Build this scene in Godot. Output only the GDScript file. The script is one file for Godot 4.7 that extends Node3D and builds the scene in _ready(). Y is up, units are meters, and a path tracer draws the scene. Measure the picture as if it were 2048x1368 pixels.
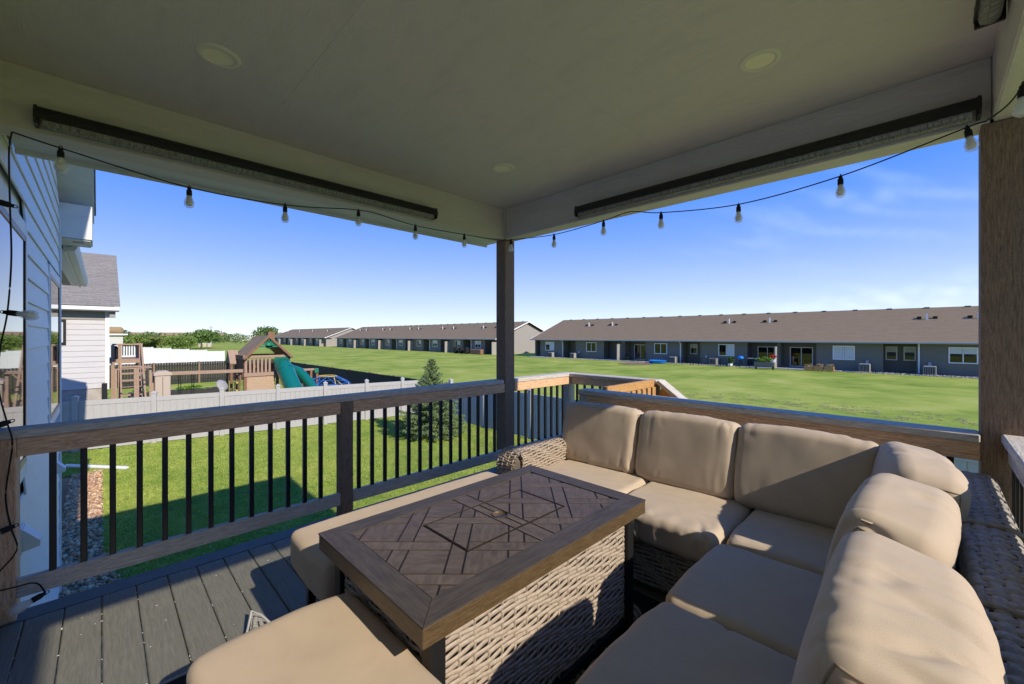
extends Node3D
var rng := RandomNumberGenerator.new()
var names := {}
var cache := {}
var m := {}
const G := -1.9

# ---------- naming and node helpers (all coordinates are world metres) ----------
func add(parent: Node, node: Node3D, called: String) -> Node3D:
	var k := str(parent.get_instance_id()) + called
	var c: int = names.get(k, 0)
	names[k] = c + 1
	node.name = called if c == 0 else "%s_%03d" % [called, c]
	parent.add_child(node, true)
	return node

func thing(called: String, label: String, cat: String, at: Vector3, group := "", kind := "") -> Node3D:
	var o := add(self, Node3D.new(), called)
	o.position = at
	meta(o, label, cat, group, kind)
	return o

func meta(o: Node, label: String, cat := "", group := "", kind := "") -> void:
	if label != "": o.set_meta("label", label)
	if cat != "": o.set_meta("category", cat)
	if group != "": o.set_meta("group", group)
	if kind != "": o.set_meta("kind", kind)

func part(parent: Node, called: String, mesh: Mesh, mat: Material, at := Vector3.ZERO, b := Basis()) -> MeshInstance3D:
	var o := MeshInstance3D.new()
	o.mesh = mesh
	o.material_override = mat
	add(parent, o, called)
	o.global_transform = Transform3D(b, at)
	return o

func stuff(called: String, label: String, cat: String, mesh: Mesh, mat: Material, xf: Array, cols := [], parent: Node = null) -> MultiMeshInstance3D:
	var mm := MultiMesh.new()
	mm.transform_format = MultiMesh.TRANSFORM_3D
	mm.use_colors = cols.size() > 0
	mm.mesh = mesh
	mm.instance_count = xf.size()
	for i in xf.size():
		mm.set_instance_transform(i, xf[i])
		if cols.size() > 0: mm.set_instance_color(i, cols[i])
	var o := MultiMeshInstance3D.new()
	o.multimesh = mm
	o.material_override = mat
	add(self if parent == null else parent, o, called)
	meta(o, label, cat, "", "stuff")
	return o

# ---------- mesh helpers ----------
func S() -> SurfaceTool:
	var st := SurfaceTool.new()
	st.begin(Mesh.PRIMITIVE_TRIANGLES)
	return st

func done(st: SurfaceTool) -> ArrayMesh:
	st.generate_normals()
	return st.commit()

func tri(st: SurfaceTool, a: Vector3, b: Vector3, c: Vector3, hint: Vector3, uo := Vector2.ZERO) -> void:
	var n := Plane(a, b, c).normal
	var pts := [a, b, c] if n.dot(hint) >= 0.0 else [a, c, b]
	var ax := absf(hint.x); var ay := absf(hint.y); var az := absf(hint.z)
	for p: Vector3 in pts:
		var uv := Vector2(p.x, p.y)
		if ay > ax and ay >= az: uv = Vector2(p.x, p.z + 0.31)
		elif ax > ay and ax > az: uv = Vector2(p.z, p.y + 0.17)
		st.set_uv(uv + uo)
		st.add_vertex(p)

func quad(st: SurfaceTool, a: Vector3, b: Vector3, c: Vector3, d: Vector3, hint: Vector3, uo := Vector2.ZERO) -> void:
	tri(st, a, b, c, hint, uo)
	tri(st, a, c, d, hint, uo)

# chamfered box added to st, in a frame
func cbox(st: SurfaceTool, ctr: Vector3, size: Vector3, ch := 0.003, b := Basis(), uo := Vector2.ZERO) -> void:
	st.set_smooth_group(-1)
	var h := size * 0.5
	ch = minf(ch, minf(h.x, minf(h.y, h.z)) * 0.6)
	var V := func(s: Vector3, a: int) -> Vector3:
		var q := Vector3(s.x * (h.x - ch), s.y * (h.y - ch), s.z * (h.z - ch))
		q[a] = s[a] * h[a]
		return ctr + b * q
	for a in 3:
		var bb := (a + 1) % 3
		var cc := (a + 2) % 3
		for sa in [-1.0, 1.0]:
			var s := []
			for k in [[-1.0, -1.0], [1.0, -1.0], [1.0, 1.0], [-1.0, 1.0]]:
				var v := Vector3.ZERO
				v[a] = sa; v[bb] = k[0]; v[cc] = k[1]
				s.append(v)
			var hint := Vector3.ZERO
			hint[a] = sa
			quad(st, V.call(s[0], a), V.call(s[1], a), V.call(s[2], a), V.call(s[3], a), b * hint, uo)
			for sb in [-1.0, 1.0]:
				var p := Vector3.ZERO
				p[a] = sa; p[bb] = sb
				var p1 := p; var p2 := p
				p1[cc] = 1.0; p2[cc] = -1.0
				quad(st, V.call(p1, a), V.call(p2, a), V.call(p2, bb), V.call(p1, bb), b * (p * 1.0 + Vector3(1e-4, 2e-4, 0)), uo)
	for sx in [-1.0, 1.0]:
		for sy in [-1.0, 1.0]:
			for sz in [-1.0, 1.0]:
				var c := Vector3(sx, sy, sz)
				tri(st, V.call(c, 0), V.call(c, 1), V.call(c, 2), b * c, uo)

# lumber: a chamfered bar along local x, with its own stretch of grain; shared between alike pieces
func lum(l: float, h: float, w: float, ch := 0.003, variants := 5) -> ArrayMesh:
	var v := rng.randi() % variants
	var k := "%.3f|%.3f|%.3f|%.3f|%d" % [l, h, w, ch, v]
	if not cache.has(k):
		var st := S()
		cbox(st, Vector3.ZERO, Vector3(l, h, w), ch, Basis(), Vector2(v * 1.37, v * 0.413))
		cache[k] = done(st)
	return cache[k]

func bar(parent: Node, called: String, a: Vector3, b: Vector3, h: float, w: float, mat: Material, up := Vector3.UP, ch := 0.003) -> MeshInstance3D:
	var x := (b - a).normalized()
	if absf(x.dot(up)) > 0.98: up = Vector3(0, 0, 1)
	var z := x.cross(up).normalized()
	return part(parent, called, lum((b - a).length(), h, w, ch), mat, (a + b) * 0.5, Basis(x, z.cross(x), z))

func box(parent: Node, called: String, lo: Vector3, hi: Vector3, mat: Material, ch := 0.003) -> MeshInstance3D:
	var s := hi - lo
	var k := "b%.3f|%.3f|%.3f|%.3f" % [s.x, s.y, s.z, ch]
	if not cache.has(k):
		var st := S()
		cbox(st, Vector3.ZERO, s, ch)
		cache[k] = done(st)
	return part(parent, called, cache[k], mat, (lo + hi) * 0.5)

func tube(st: SurfaceTool, pts: Array, r: float, seg := 8, caps := true) -> void:
	st.set_smooth_group(0)
	var rings := []
	var prev := Vector3.UP
	for i in pts.size():
		var t: Vector3 = (pts[mini(i + 1, pts.size() - 1)] - pts[maxi(i - 1, 0)]).normalized()
		var u := prev.cross(t)
		if u.length() < 0.05: u = Vector3(1, 0, 0.2).cross(t)
		u = u.normalized()
		var v := t.cross(u)
		prev = v.cross(u) if false else prev
		var ring := []
		var rr: float = r if typeof(r) == TYPE_FLOAT else r
		for k in seg:
			var an := TAU * k / seg
			ring.append(pts[i] + (u * cos(an) + v * sin(an)) * rr)
		rings.append(ring)
	for i in pts.size() - 1:
		for k in seg:
			var k2 := (k + 1) % seg
			var ctr: Vector3 = (pts[i] + pts[i + 1]) * 0.5
			quad(st, rings[i][k], rings[i][k2], rings[i + 1][k2], rings[i + 1][k], (rings[i][k] + rings[i + 1][k2]) * 0.5 - ctr)
	if caps:
		st.set_smooth_group(-1)
		for e in [0, pts.size() - 1]:
			var n: Vector3 = pts[0] - pts[1] if e == 0 else pts[-1] - pts[-2]
			for k in seg: tri(st, pts[e], rings[e][k], rings[e][(k + 1) % seg], n)

# profile of (radius, height) turned round an axis
func lathe(st: SurfaceTool, prof: Array, seg := 16, at := Vector3.ZERO, b := Basis()) -> void:
	st.set_smooth_group(0)
	for i in prof.size() - 1:
		var p: Vector2 = prof[i]
		var q: Vector2 = prof[i + 1]
		for k in seg:
			var a0 := TAU * k / seg
			var a1 := TAU * (k + 1) / seg
			var c := [Vector3(p.x * cos(a0), p.y, p.x * sin(a0)), Vector3(p.x * cos(a1), p.y, p.x * sin(a1)), Vector3(q.x * cos(a1), q.y, q.x * sin(a1)), Vector3(q.x * cos(a0), q.y, q.x * sin(a0))]
			var am := (a0 + a1) * 0.5
			var d := q - p
			var hint := Vector3(d.y * cos(am), -d.x, d.y * sin(am))
			if hint.length() < 1e-7: continue
			for j in 4: c[j] = at + b * c[j]
			if p.x > 1e-5: tri(st, c[0], c[1], c[2], b * hint)
			if q.x > 1e-5: tri(st, c[0], c[2], c[3], b * hint)

# polygon in the plane (u, v) at o, pushed out by depth along n
func prism(st: SurfaceTool, poly: PackedVector2Array, o: Vector3, u: Vector3, v: Vector3, depth: float, uo := Vector2.ZERO) -> void:
	st.set_smooth_group(-1)
	var n := u.cross(v).normalized()
	var P := func(p: Vector2, t: float) -> Vector3: return o + u * p.x + v * p.y + n * t
	var idx := Geometry2D.triangulate_polygon(poly)
	for i in range(0, idx.size(), 3):
		tri(st, P.call(poly[idx[i]], depth), P.call(poly[idx[i + 1]], depth), P.call(poly[idx[i + 2]], depth), n, uo)
		tri(st, P.call(poly[idx[i]], 0.0), P.call(poly[idx[i + 1]], 0.0), P.call(poly[idx[i + 2]], 0.0), -n, uo)
	var c := Vector2.ZERO
	for p in poly: c += p
	var ccw := not Geometry2D.is_polygon_clockwise(poly)
	for i in poly.size():
		var p := poly[i]
		var q := poly[(i + 1) % poly.size()]
		var e := (q - p)
		var out := Vector2(e.y, -e.x) * (1.0 if ccw else -1.0)
		quad(st, P.call(p, 0.0), P.call(q, 0.0), P.call(q, depth), P.call(p, depth), u * out.x + v * out.y, uo)

# ---------- materials ----------
func lin(r: float, g: float, b: float) -> Color:
	return Color(r, g, b).linear_to_srgb()

func noise_bytes(sd: int, freq: float, oct: int, size: int, warp := 0.0, type := FastNoiseLite.TYPE_SIMPLEX_SMOOTH) -> PackedByteArray:
	var n := FastNoiseLite.new()
	n.seed = sd
	n.noise_type = type
	n.frequency = freq
	n.fractal_octaves = oct
	if warp > 0.0:
		n.domain_warp_enabled = true
		n.domain_warp_amplitude = warp
		n.domain_warp_frequency = freq * 1.5
	var im := n.get_seamless_image(size, size)
	im.convert(Image.FORMAT_L8)
	return im.get_data()

# two noises, mixed, through a ramp of linear colours
func ntex(a: PackedByteArray, b: PackedByteArray, share: float, ramp: Array, rings := 0.0) -> ImageTexture:
	var size := int(sqrt(a.size()))
	var g := Gradient.new()
	g.offsets = PackedFloat32Array(range(ramp.size()).map(func(i): return float(i) / (ramp.size() - 1)))
	g.colors = PackedColorArray(ramp)
	var lut := PackedByteArray()
	for i in 256:
		var c := g.sample(i / 255.0).linear_to_srgb()
		lut.append_array([int(clampf(c.r, 0, 1) * 255), int(clampf(c.g, 0, 1) * 255), int(clampf(c.b, 0, 1) * 255)])
	var ra := PackedFloat32Array()
	for i in 256:
		var t := i / 255.0
		if rings > 0.0:
			var f := fposmod(t * rings, 1.0)
			t = pow(f, 1.8) if f < 0.85 else lerpf(0.75, 0.0, (f - 0.85) / 0.15)
		ra.append(t * (1.0 - share) * 255.0)
	var out := PackedByteArray()
	out.resize(size * size * 3)
	for i in a.size():
		var t := clampi(int(ra[a[i]] + b[i] * share), 0, 255) * 3
		var j := i * 3
		out[j] = lut[t]; out[j + 1] = lut[t + 1]; out[j + 2] = lut[t + 2]
	return ImageTexture.create_from_image(Image.create_from_data(size, size, false, Image.FORMAT_RGB8, out))

func mat(col: Color, rough: float, o := {}) -> StandardMaterial3D:
	var s := StandardMaterial3D.new()
	s.albedo_color = col
	s.roughness = rough
	s.metallic = o.get("metal", 0.0)
	s.metallic_specular = o.get("spec", 0.4)
	if o.has("tex"): s.albedo_texture = o.tex
	if o.has("uv"): s.uv1_scale = o.uv
	if o.has("tri"):
		s.uv1_triplanar = true
		s.uv1_world_triplanar = o.tri == "world"
		s.uv1_triplanar_sharpness = 4.0
	if o.has("bump"):
		s.heightmap_enabled = true
		s.heightmap_texture = o.bump
		s.heightmap_scale = o.get("depth", 0.1)
	if o.has("detail"):
		s.detail_enabled = true
		s.detail_albedo = o.detail
		s.detail_blend_mode = BaseMaterial3D.BLEND_MODE_MUL
		s.detail_uv_layer = BaseMaterial3D.DETAIL_UV_2
		s.uv2_scale = o.uv2
		s.uv2_triplanar = true
		s.uv2_world_triplanar = true
	if o.has("back"):
		s.backlight_enabled = true
		s.backlight = o.back
	if o.has("rim"):
		s.rim_enabled = true
		s.rim = o.rim
		s.rim_tint = 0.6
	if o.has("vc"): s.vertex_color_use_as_albedo = true
	if o.has("coat"):
		s.clearcoat_enabled = true
		s.clearcoat = o.coat
		s.clearcoat_roughness = 0.2
	return s

func materials() -> void:
	var grain := noise_bytes(3, 0.006, 3, 512, 30.0)
	var fibre := noise_bytes(9, 0.03, 4, 512)
	var fine := noise_bytes(5, 0.12, 3, 512)
	var soft := noise_bytes(7, 0.008, 4, 512, 20.0)
	var W := func(l: Array, rings := 9.0, share := 0.5) -> ImageTexture: return ntex(grain, fibre, share, l, rings)
	var uvw := Vector3(0.45, 4.5, 1)
	var grey := lin(1, 1, 1)
	var bumpw: ImageTexture = W.call([Color(0.1, 0.1, 0.1), Color(0.9, 0.9, 0.9)])
	m.rail = mat(grey, 0.85, {tex = W.call([Color(0.42, 0.22, 0.105), Color(0.80, 0.50, 0.285), Color(0.88, 0.63, 0.40)]), uv = uvw, bump = bumpw, depth = 0.12})
	m.cap = mat(grey, 0.9, {tex = W.call([Color(0.36, 0.315, 0.255), Color(0.60, 0.545, 0.46), Color(0.74, 0.69, 0.60)]), uv = uvw, bump = bumpw, depth = 0.18})
	m.post = mat(grey, 0.85, {tex = W.call([Color(0.115, 0.075, 0.048), Color(0.295, 0.20, 0.135), Color(0.41, 0.297, 0.215)], 14.0), uv = Vector3(0.6, 7, 1), bump = bumpw, depth = 0.2})
	m.newwood = mat(grey, 0.75, {tex = W.call([Color(0.34, 0.16, 0.05), Color(0.52, 0.29, 0.11), Color(0.62, 0.39, 0.18)]), uv = uvw})
	m.palewood = mat(grey, 0.85, {tex = W.call([Color(0.22, 0.14, 0.09), Color(0.40, 0.28, 0.20), Color(0.52, 0.40, 0.30)]), uv = uvw})
	m.playwood = mat(grey, 0.8, {tex = W.call([Color(0.13, 0.065, 0.035), Color(0.27, 0.145, 0.085), Color(0.36, 0.21, 0.13)]), uv = uvw})
	m.ply = mat(grey, 0.8, {tex = W.call([Color(0.34, 0.22, 0.13), Color(0.52, 0.38, 0.25), Color(0.62, 0.48, 0.34)], 6.0, 0.3), uv = Vector3(0.8, 2.0, 1)})
	m.deck = mat(grey, 0.62, {tex = W.call([Color(0.135, 0.132, 0.104), Color(0.185, 0.18, 0.144), Color(0.23, 0.222, 0.178)], 7.0, 0.6), uv = Vector3(0.4, 5, 1), bump = bumpw, depth = 0.12, spec = 0.45})
	m.decktrim = mat(grey, 0.62, {tex = W.call([Color(0.075, 0.074, 0.066), Color(0.118, 0.116, 0.104), Color(0.16, 0.155, 0.14)], 7.0, 0.6), uv = Vector3(0.4, 5, 1), bump = bumpw, depth = 0.1})
	var emboss := ntex(noise_bytes(21, 0.006, 2, 512, 45.0), fibre, 0.25, [Color(0, 0, 0), Color(1, 1, 1)], 16.0)
	var stain := ntex(soft, fine, 0.2, [Color(0.9, 0.9, 0.9), Color(1, 1, 1), Color(0.97, 0.97, 0.96)])
	m.ceiling = mat(lin(0.66, 0.612, 0.575), 0.55, {tex = stain, uv = Vector3(0.5, 1.6, 1), bump = emboss, depth = 0.28})
	m.beam = mat(lin(0.68, 0.632, 0.59), 0.55, {tex = stain, uv = Vector3(0.5, 3.0, 1), bump = emboss, depth = 0.4})
	m.siding = mat(lin(0.78, 0.775, 0.73), 0.5, {tex = stain, uv = Vector3(0.5, 3.0, 1), bump = emboss, depth = 0.1})
	m.trimwhite = mat(lin(0.68, 0.69, 0.68), 0.5, {tex = stain, uv = Vector3(0.6, 2, 1)})
	m.nsiding = mat(lin(0.54, 0.525, 0.52), 0.6, {tex = stain, uv = Vector3(0.3, 1, 1)})
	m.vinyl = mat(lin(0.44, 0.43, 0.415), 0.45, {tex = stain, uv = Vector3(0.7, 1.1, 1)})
	m.vinylwhite = mat(lin(0.78, 0.78, 0.77), 0.45)
	m.slate = mat(lin(0.165, 0.157, 0.128), 0.65, {tex = stain, uv = Vector3(0.2, 0.6, 1)})
	m.slate2 = mat(lin(0.33, 0.305, 0.27), 0.65, {tex = stain, uv = Vector3(0.2, 0.6, 1)})
	m.concrete = mat(grey, 0.9, {tex = ntex(soft, fine, 0.5, [Color(0.26, 0.23, 0.19), Color(0.42, 0.385, 0.33), Color(0.5, 0.46, 0.40)]), tri = "world", uv = Vector3(0.6, 0.6, 0.6)})
	var spk := noise_bytes(31, 0.09, 2, 512)
	var shing := ntex(spk, soft, 0.35, [Color(0.16, 0.104, 0.05), Color(0.31, 0.215, 0.112), Color(0.44, 0.32, 0.18)])
	m.roof = mat(grey, 0.9, {tex = shing, uv = Vector3(0.16, 0.7, 1), bump = shing, depth = 0.5})
	m.roofgrey = mat(grey, 0.9, {tex = ntex(spk, soft, 0.3, [Color(0.125, 0.11, 0.088), Color(0.275, 0.248, 0.205), Color(0.44, 0.40, 0.335)]), uv = Vector3(0.22, 0.9, 1), bump = shing, depth = 0.4})
	m.black = mat(lin(0.012, 0.012, 0.013), 0.4, {spec = 0.5})
	m.blackmatt = mat(lin(0.014, 0.014, 0.014), 0.75)
	m.fenceblack = mat(grey, 0.8, {tex = ntex(fibre, soft, 0.4, [Color(0.022, 0.021, 0.020), Color(0.04, 0.037, 0.035), Color(0.06, 0.055, 0.05)]), uv = Vector3(0.5, 3, 1)})
	m.tablemetal = mat(lin(0.012, 0.012, 0.013), 0.5)
	var fab := ntex(noise_bytes(41, 0.35, 2, 512), soft, 0.25, [Color(0.68, 0.68, 0.68), Color(0.96, 0.96, 0.96), Color(1, 1, 1)])
	m.fabric = mat(lin(0.54, 0.44, 0.335), 0.95, {tex = fab, tri = "local", uv = Vector3(2.2, 2.2, 2.2), bump = fab, depth = 0.06, rim = 0.25, spec = 0.2})
	m.tanfabric = mat(lin(0.57, 0.45, 0.325), 0.95, {tex = fab, tri = "local", uv = Vector3(2.2, 2.2, 2.2), bump = fab, depth = 0.06, rim = 0.2, spec = 0.2})
	m.wickercore = mat(lin(0.17, 0.135, 0.105), 0.8)
	m.seam = mat(lin(0.30, 0.23, 0.16), 0.95)
	var wk := ntex(noise_bytes(51, 0.05, 3, 512), fibre, 0.5, [Color(0.20, 0.155, 0.115), Color(0.37, 0.30, 0.232), Color(0.51, 0.435, 0.352)])
	m.wicker = mat(grey, 0.55, {tex = wk, tri = "local", uv = Vector3(1.8, 3.0, 1.8), bump = wk, depth = 0.08, spec = 0.5})
	var wg := ntex(noise_bytes(52, 0.05, 3, 512), fibre, 0.5, [Color(0.13, 0.114, 0.095), Color(0.31, 0.278, 0.24), Color(0.48, 0.44, 0.39)])
	m.wickergrey = mat(grey, 0.5, {tex = wg, tri = "local", uv = Vector3(1.8, 1.8, 1.8), bump = wg, depth = 0.1, spec = 0.5})
	var tops := []
	for k in 3:
		var d := 0.74 + 0.05 * k
		tops.append(mat(grey, 0.5, {tex = ntex(noise_bytes(60 + k, 0.012, 4, 512, 25.0), fibre, 0.45, [Color(0.072, 0.053, 0.038) * d, Color(0.14, 0.106, 0.078) * d, Color(0.20, 0.158, 0.12) * d]), uv = Vector3(1.2, 4.0, 1), bump = bumpw, depth = 0.04, spec = 0.35}))
	m.tops = tops
	m.tabletop = mat(grey, 0.5, {tex = ntex(fibre, noise_bytes(61, 0.012, 4, 512, 25.0), 0.5, [Color(0.036, 0.029, 0.023), Color(0.075, 0.062, 0.05), Color(0.112, 0.094, 0.078)]), uv = Vector3(0.7, 5.0, 1), bump = bumpw, depth = 0.04, spec = 0.3})
	m.tableedge = mat(grey, 0.45, {tex = ntex(fine, fibre, 0.5, [Color(0.032, 0.02, 0.009), Color(0.098, 0.063, 0.029), Color(0.17, 0.115, 0.06)]), uv = Vector3(0.8, 6.0, 1), spec = 0.5})
	m.groove = mat(lin(0.018, 0.013, 0.010), 0.6)
	m.cord = mat(lin(0.01, 0.01, 0.01), 0.6)
	m.bulb = mat(Color(0.95, 0.96, 0.96, 0.30), 0.06)
	m.bulb.transparency = BaseMaterial3D.TRANSPARENCY_ALPHA
	m.filament = mat(lin(0.86, 0.85, 0.80), 0.6, {back = Color(0.8, 0.8, 0.75)})
	m.lens = mat(lin(0.88, 0.83, 0.60), 0.45)
	m.ring = mat(lin(0.74, 0.71, 0.58), 0.4)
	m.shadefab = mat(grey, 0.9, {tex = ntex(noise_bytes(71, 0.16, 2, 512), fine, 0.3, [Color(0.03, 0.03, 0.03), Color(0.24, 0.235, 0.22), Color(0.5, 0.485, 0.45)]), uv = Vector3(1.3, 0.05, 1)})
	m.glass = mat(Color(0.045, 0.055, 0.065), 0.02, {spec = 0.65})
	m.darkroom = mat(lin(0.015, 0.017, 0.02), 0.3)
	m.winframe = mat(lin(0.74, 0.74, 0.72), 0.4)
	m.winblack = mat(lin(0.02, 0.022, 0.025), 0.35)
	m.blind = mat(lin(0.55, 0.58, 0.58), 0.7)
	m.leafdark = mat(grey, 0.75, {vc = 1, back = Color(0.35, 0.42, 0.15)})
	m.bladegreen = mat(grey, 0.7, {vc = 1, back = Color(0.3, 0.36, 0.1)})
	m.bark = mat(lin(0.10, 0.075, 0.055), 0.95)
	m.slide = mat(lin(0.005, 0.135, 0.10), 0.25, {spec = 0.5, coat = 0.4})
	m.greenpaint = mat(lin(0.02, 0.18, 0.10), 0.5)
	m.bluepaint = mat(lin(0.03, 0.14, 0.5), 0.4)
	m.yellowpaint = mat(lin(0.75, 0.55, 0.12), 0.45)
	m.bluepool = mat(lin(0.02, 0.22, 0.72), 0.35)
	m.water = mat(lin(0.10, 0.34, 0.62), 0.05)
	m.acmetal = mat(lin(0.33, 0.31, 0.28), 0.5)
	m.beige = mat(lin(0.48, 0.40, 0.32), 0.6)
	m.plastgrey = mat(lin(0.40, 0.40, 0.41), 0.5)
	m.dirt = mat(grey, 0.95, {tex = ntex(soft, fine, 0.5, [Color(0.10, 0.055, 0.03), Color(0.25, 0.15, 0.085), Color(0.34, 0.23, 0.14)]), tri = "world", uv = Vector3(0.5, 0.5, 0.5)})
	m.rock = mat(grey, 0.85, {vc = 1, tex = ntex(fine, soft, 0.4, [Color(0.55, 0.55, 0.55), Color(0.95, 0.95, 0.95)]), tri = "local", uv = Vector3(6, 6, 6)})
	m.red = mat(lin(0.5, 0.02, 0.02), 0.6)
	m.pink = mat(lin(0.55, 0.22, 0.3), 0.7)
	var patch := noise_bytes(81, 0.006, 5, 1024, 40.0)
	var patch2 := noise_bytes(82, 0.02, 4, 1024)
	var gfine := ntex(noise_bytes(83, 0.16, 3, 512), noise_bytes(84, 0.04, 3, 512), 0.4, [Color(0.42, 0.42, 0.36), Color(0.95, 0.98, 0.9), Color(1, 1, 0.95)])
	var gmid := ntex(patch, patch2, 0.35, [Color(0.155, 0.235, 0.035), Color(0.275, 0.34, 0.055), Color(0.42, 0.44, 0.09), Color(0.54, 0.49, 0.17)])
	m.ground = mat(grey, 0.95, {tex = gmid, tri = "world", uv = Vector3(0.026, 0.026, 0.026), detail = gfine, uv2 = Vector3(0.75, 0.75, 0.75), spec = 0.15})
	m.rug = mat(grey, 0.95, {tex = rug_print(), uv = Vector3(1, 1, 1)})

func rug_print() -> ImageTexture:
	var im := Image.create(512, 512, false, Image.FORMAT_RGB8)
	im.fill(Color(0.13, 0.125, 0.13))
	var r := RandomNumberGenerator.new()
	r.seed = 12
	for k in 46:
		var c := Vector2(r.randf() * 512, r.randf() * 512)
		var an := r.randf() * TAU
		var l := r.randf_range(26, 46)
		for i in range(-48, 49):
			for j in range(-20, 21):
				var t := float(i) / l
				if absf(t) >= 1.0 or absf(j) > (1.0 - t * t) * l * 0.36: continue
				if absf(j) < 1.6: continue
				var p := c + Vector2(i, j).rotated(an)
				im.set_pixel(posmod(int(p.x), 512), posmod(int(p.y), 512), Color(0.66, 0.65, 0.62) if (i + j) % 5 != 0 else Color(0.45, 0.44, 0.43))
	return ImageTexture.create_from_image(im)

# ---------- the porch ----------
func deck() -> void:
	var d := thing("deck_floor", "grey composite deck boards under the porch and landing", "deck", Vector3(1.3, 0, -1.5), "", "structure")
	var x := -0.4
	var k := 0
	while x < 2.96:
		var dx := 0.1335
		var yy := -0.0125 - rng.randf_range(0.0, 0.0015)
		bar(d, "deck_board", Vector3(x + dx * 0.5, yy, -3.083), Vector3(x + dx * 0.5, yy, 0.37), 0.025, dx - 0.0038, m.deck, Vector3.UP, 0.004)
		x += dx
		k += 1
	bar(d, "border_board", Vector3(-0.43, -0.0125, -3.150), Vector3(4.24, -0.0125, -3.150), 0.025, 0.13, m.decktrim)
	var z := -3.083
	while z < -2.0:
		bar(d, "landing_board", Vector3(2.945, -0.0125, z + 0.067), Vector3(4.24, -0.0125, z + 0.067), 0.025, 0.129, m.deck)
		z += 0.1335
	bar(d, "rim_board", Vector3(-0.43, -0.145, -3.19), Vector3(4.22, -0.145, -3.19), 0.235, 0.03, m.decktrim)
	bar(d, "rim_board", Vector3(3.05, -0.145, -1.97), Vector3(3.05, -0.145, 0.36), 0.235, 0.03, m.decktrim)
	bar(d, "rim_board", Vector3(-0.3, -0.145, 0.385), Vector3(3.06, -0.145, 0.385), 0.235, 0.03, m.decktrim)
	bar(d, "support_post", Vector3(2.9, G, -3.0), Vector3(2.9, -0.05, -3.0), 0.14, 0.14, m.post)
	bar(d, "support_post", Vector3(4.1, G, -3.05), Vector3(4.1, -0.05, -3.05), 0.14, 0.14, m.post)
	bar(d, "support_post", Vector3(1.3, G, -3.0), Vector3(1.3, -0.05, -3.0), 0.14, 0.14, m.post)
	# pale seeds lying on the boards
	var st := S()
	st.set_smooth_group(-1)
	var r := RandomNumberGenerator.new()
	r.seed = 4
	for i in 210:
		var p := Vector3(r.randf_range(-0.3, 2.9), 0.003, r.randf_range(-3.05, -1.2))
		if r.randf() < 0.35: p.x = -0.4 + 0.1335 * r.randi_range(1, 12)
		var a := r.randf() * PI
		cbox(st, p, Vector3(r.randf_range(0.003, 0.008), 0.002, 0.0025), 0.001, Basis(Vector3.UP, a))
	var seeds := part(self, "fallen_seeds", done(st), m.vinylwhite)
	meta(seeds, "tiny pale seeds scattered over the grey deck boards", "seeds", "", "stuff")

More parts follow.
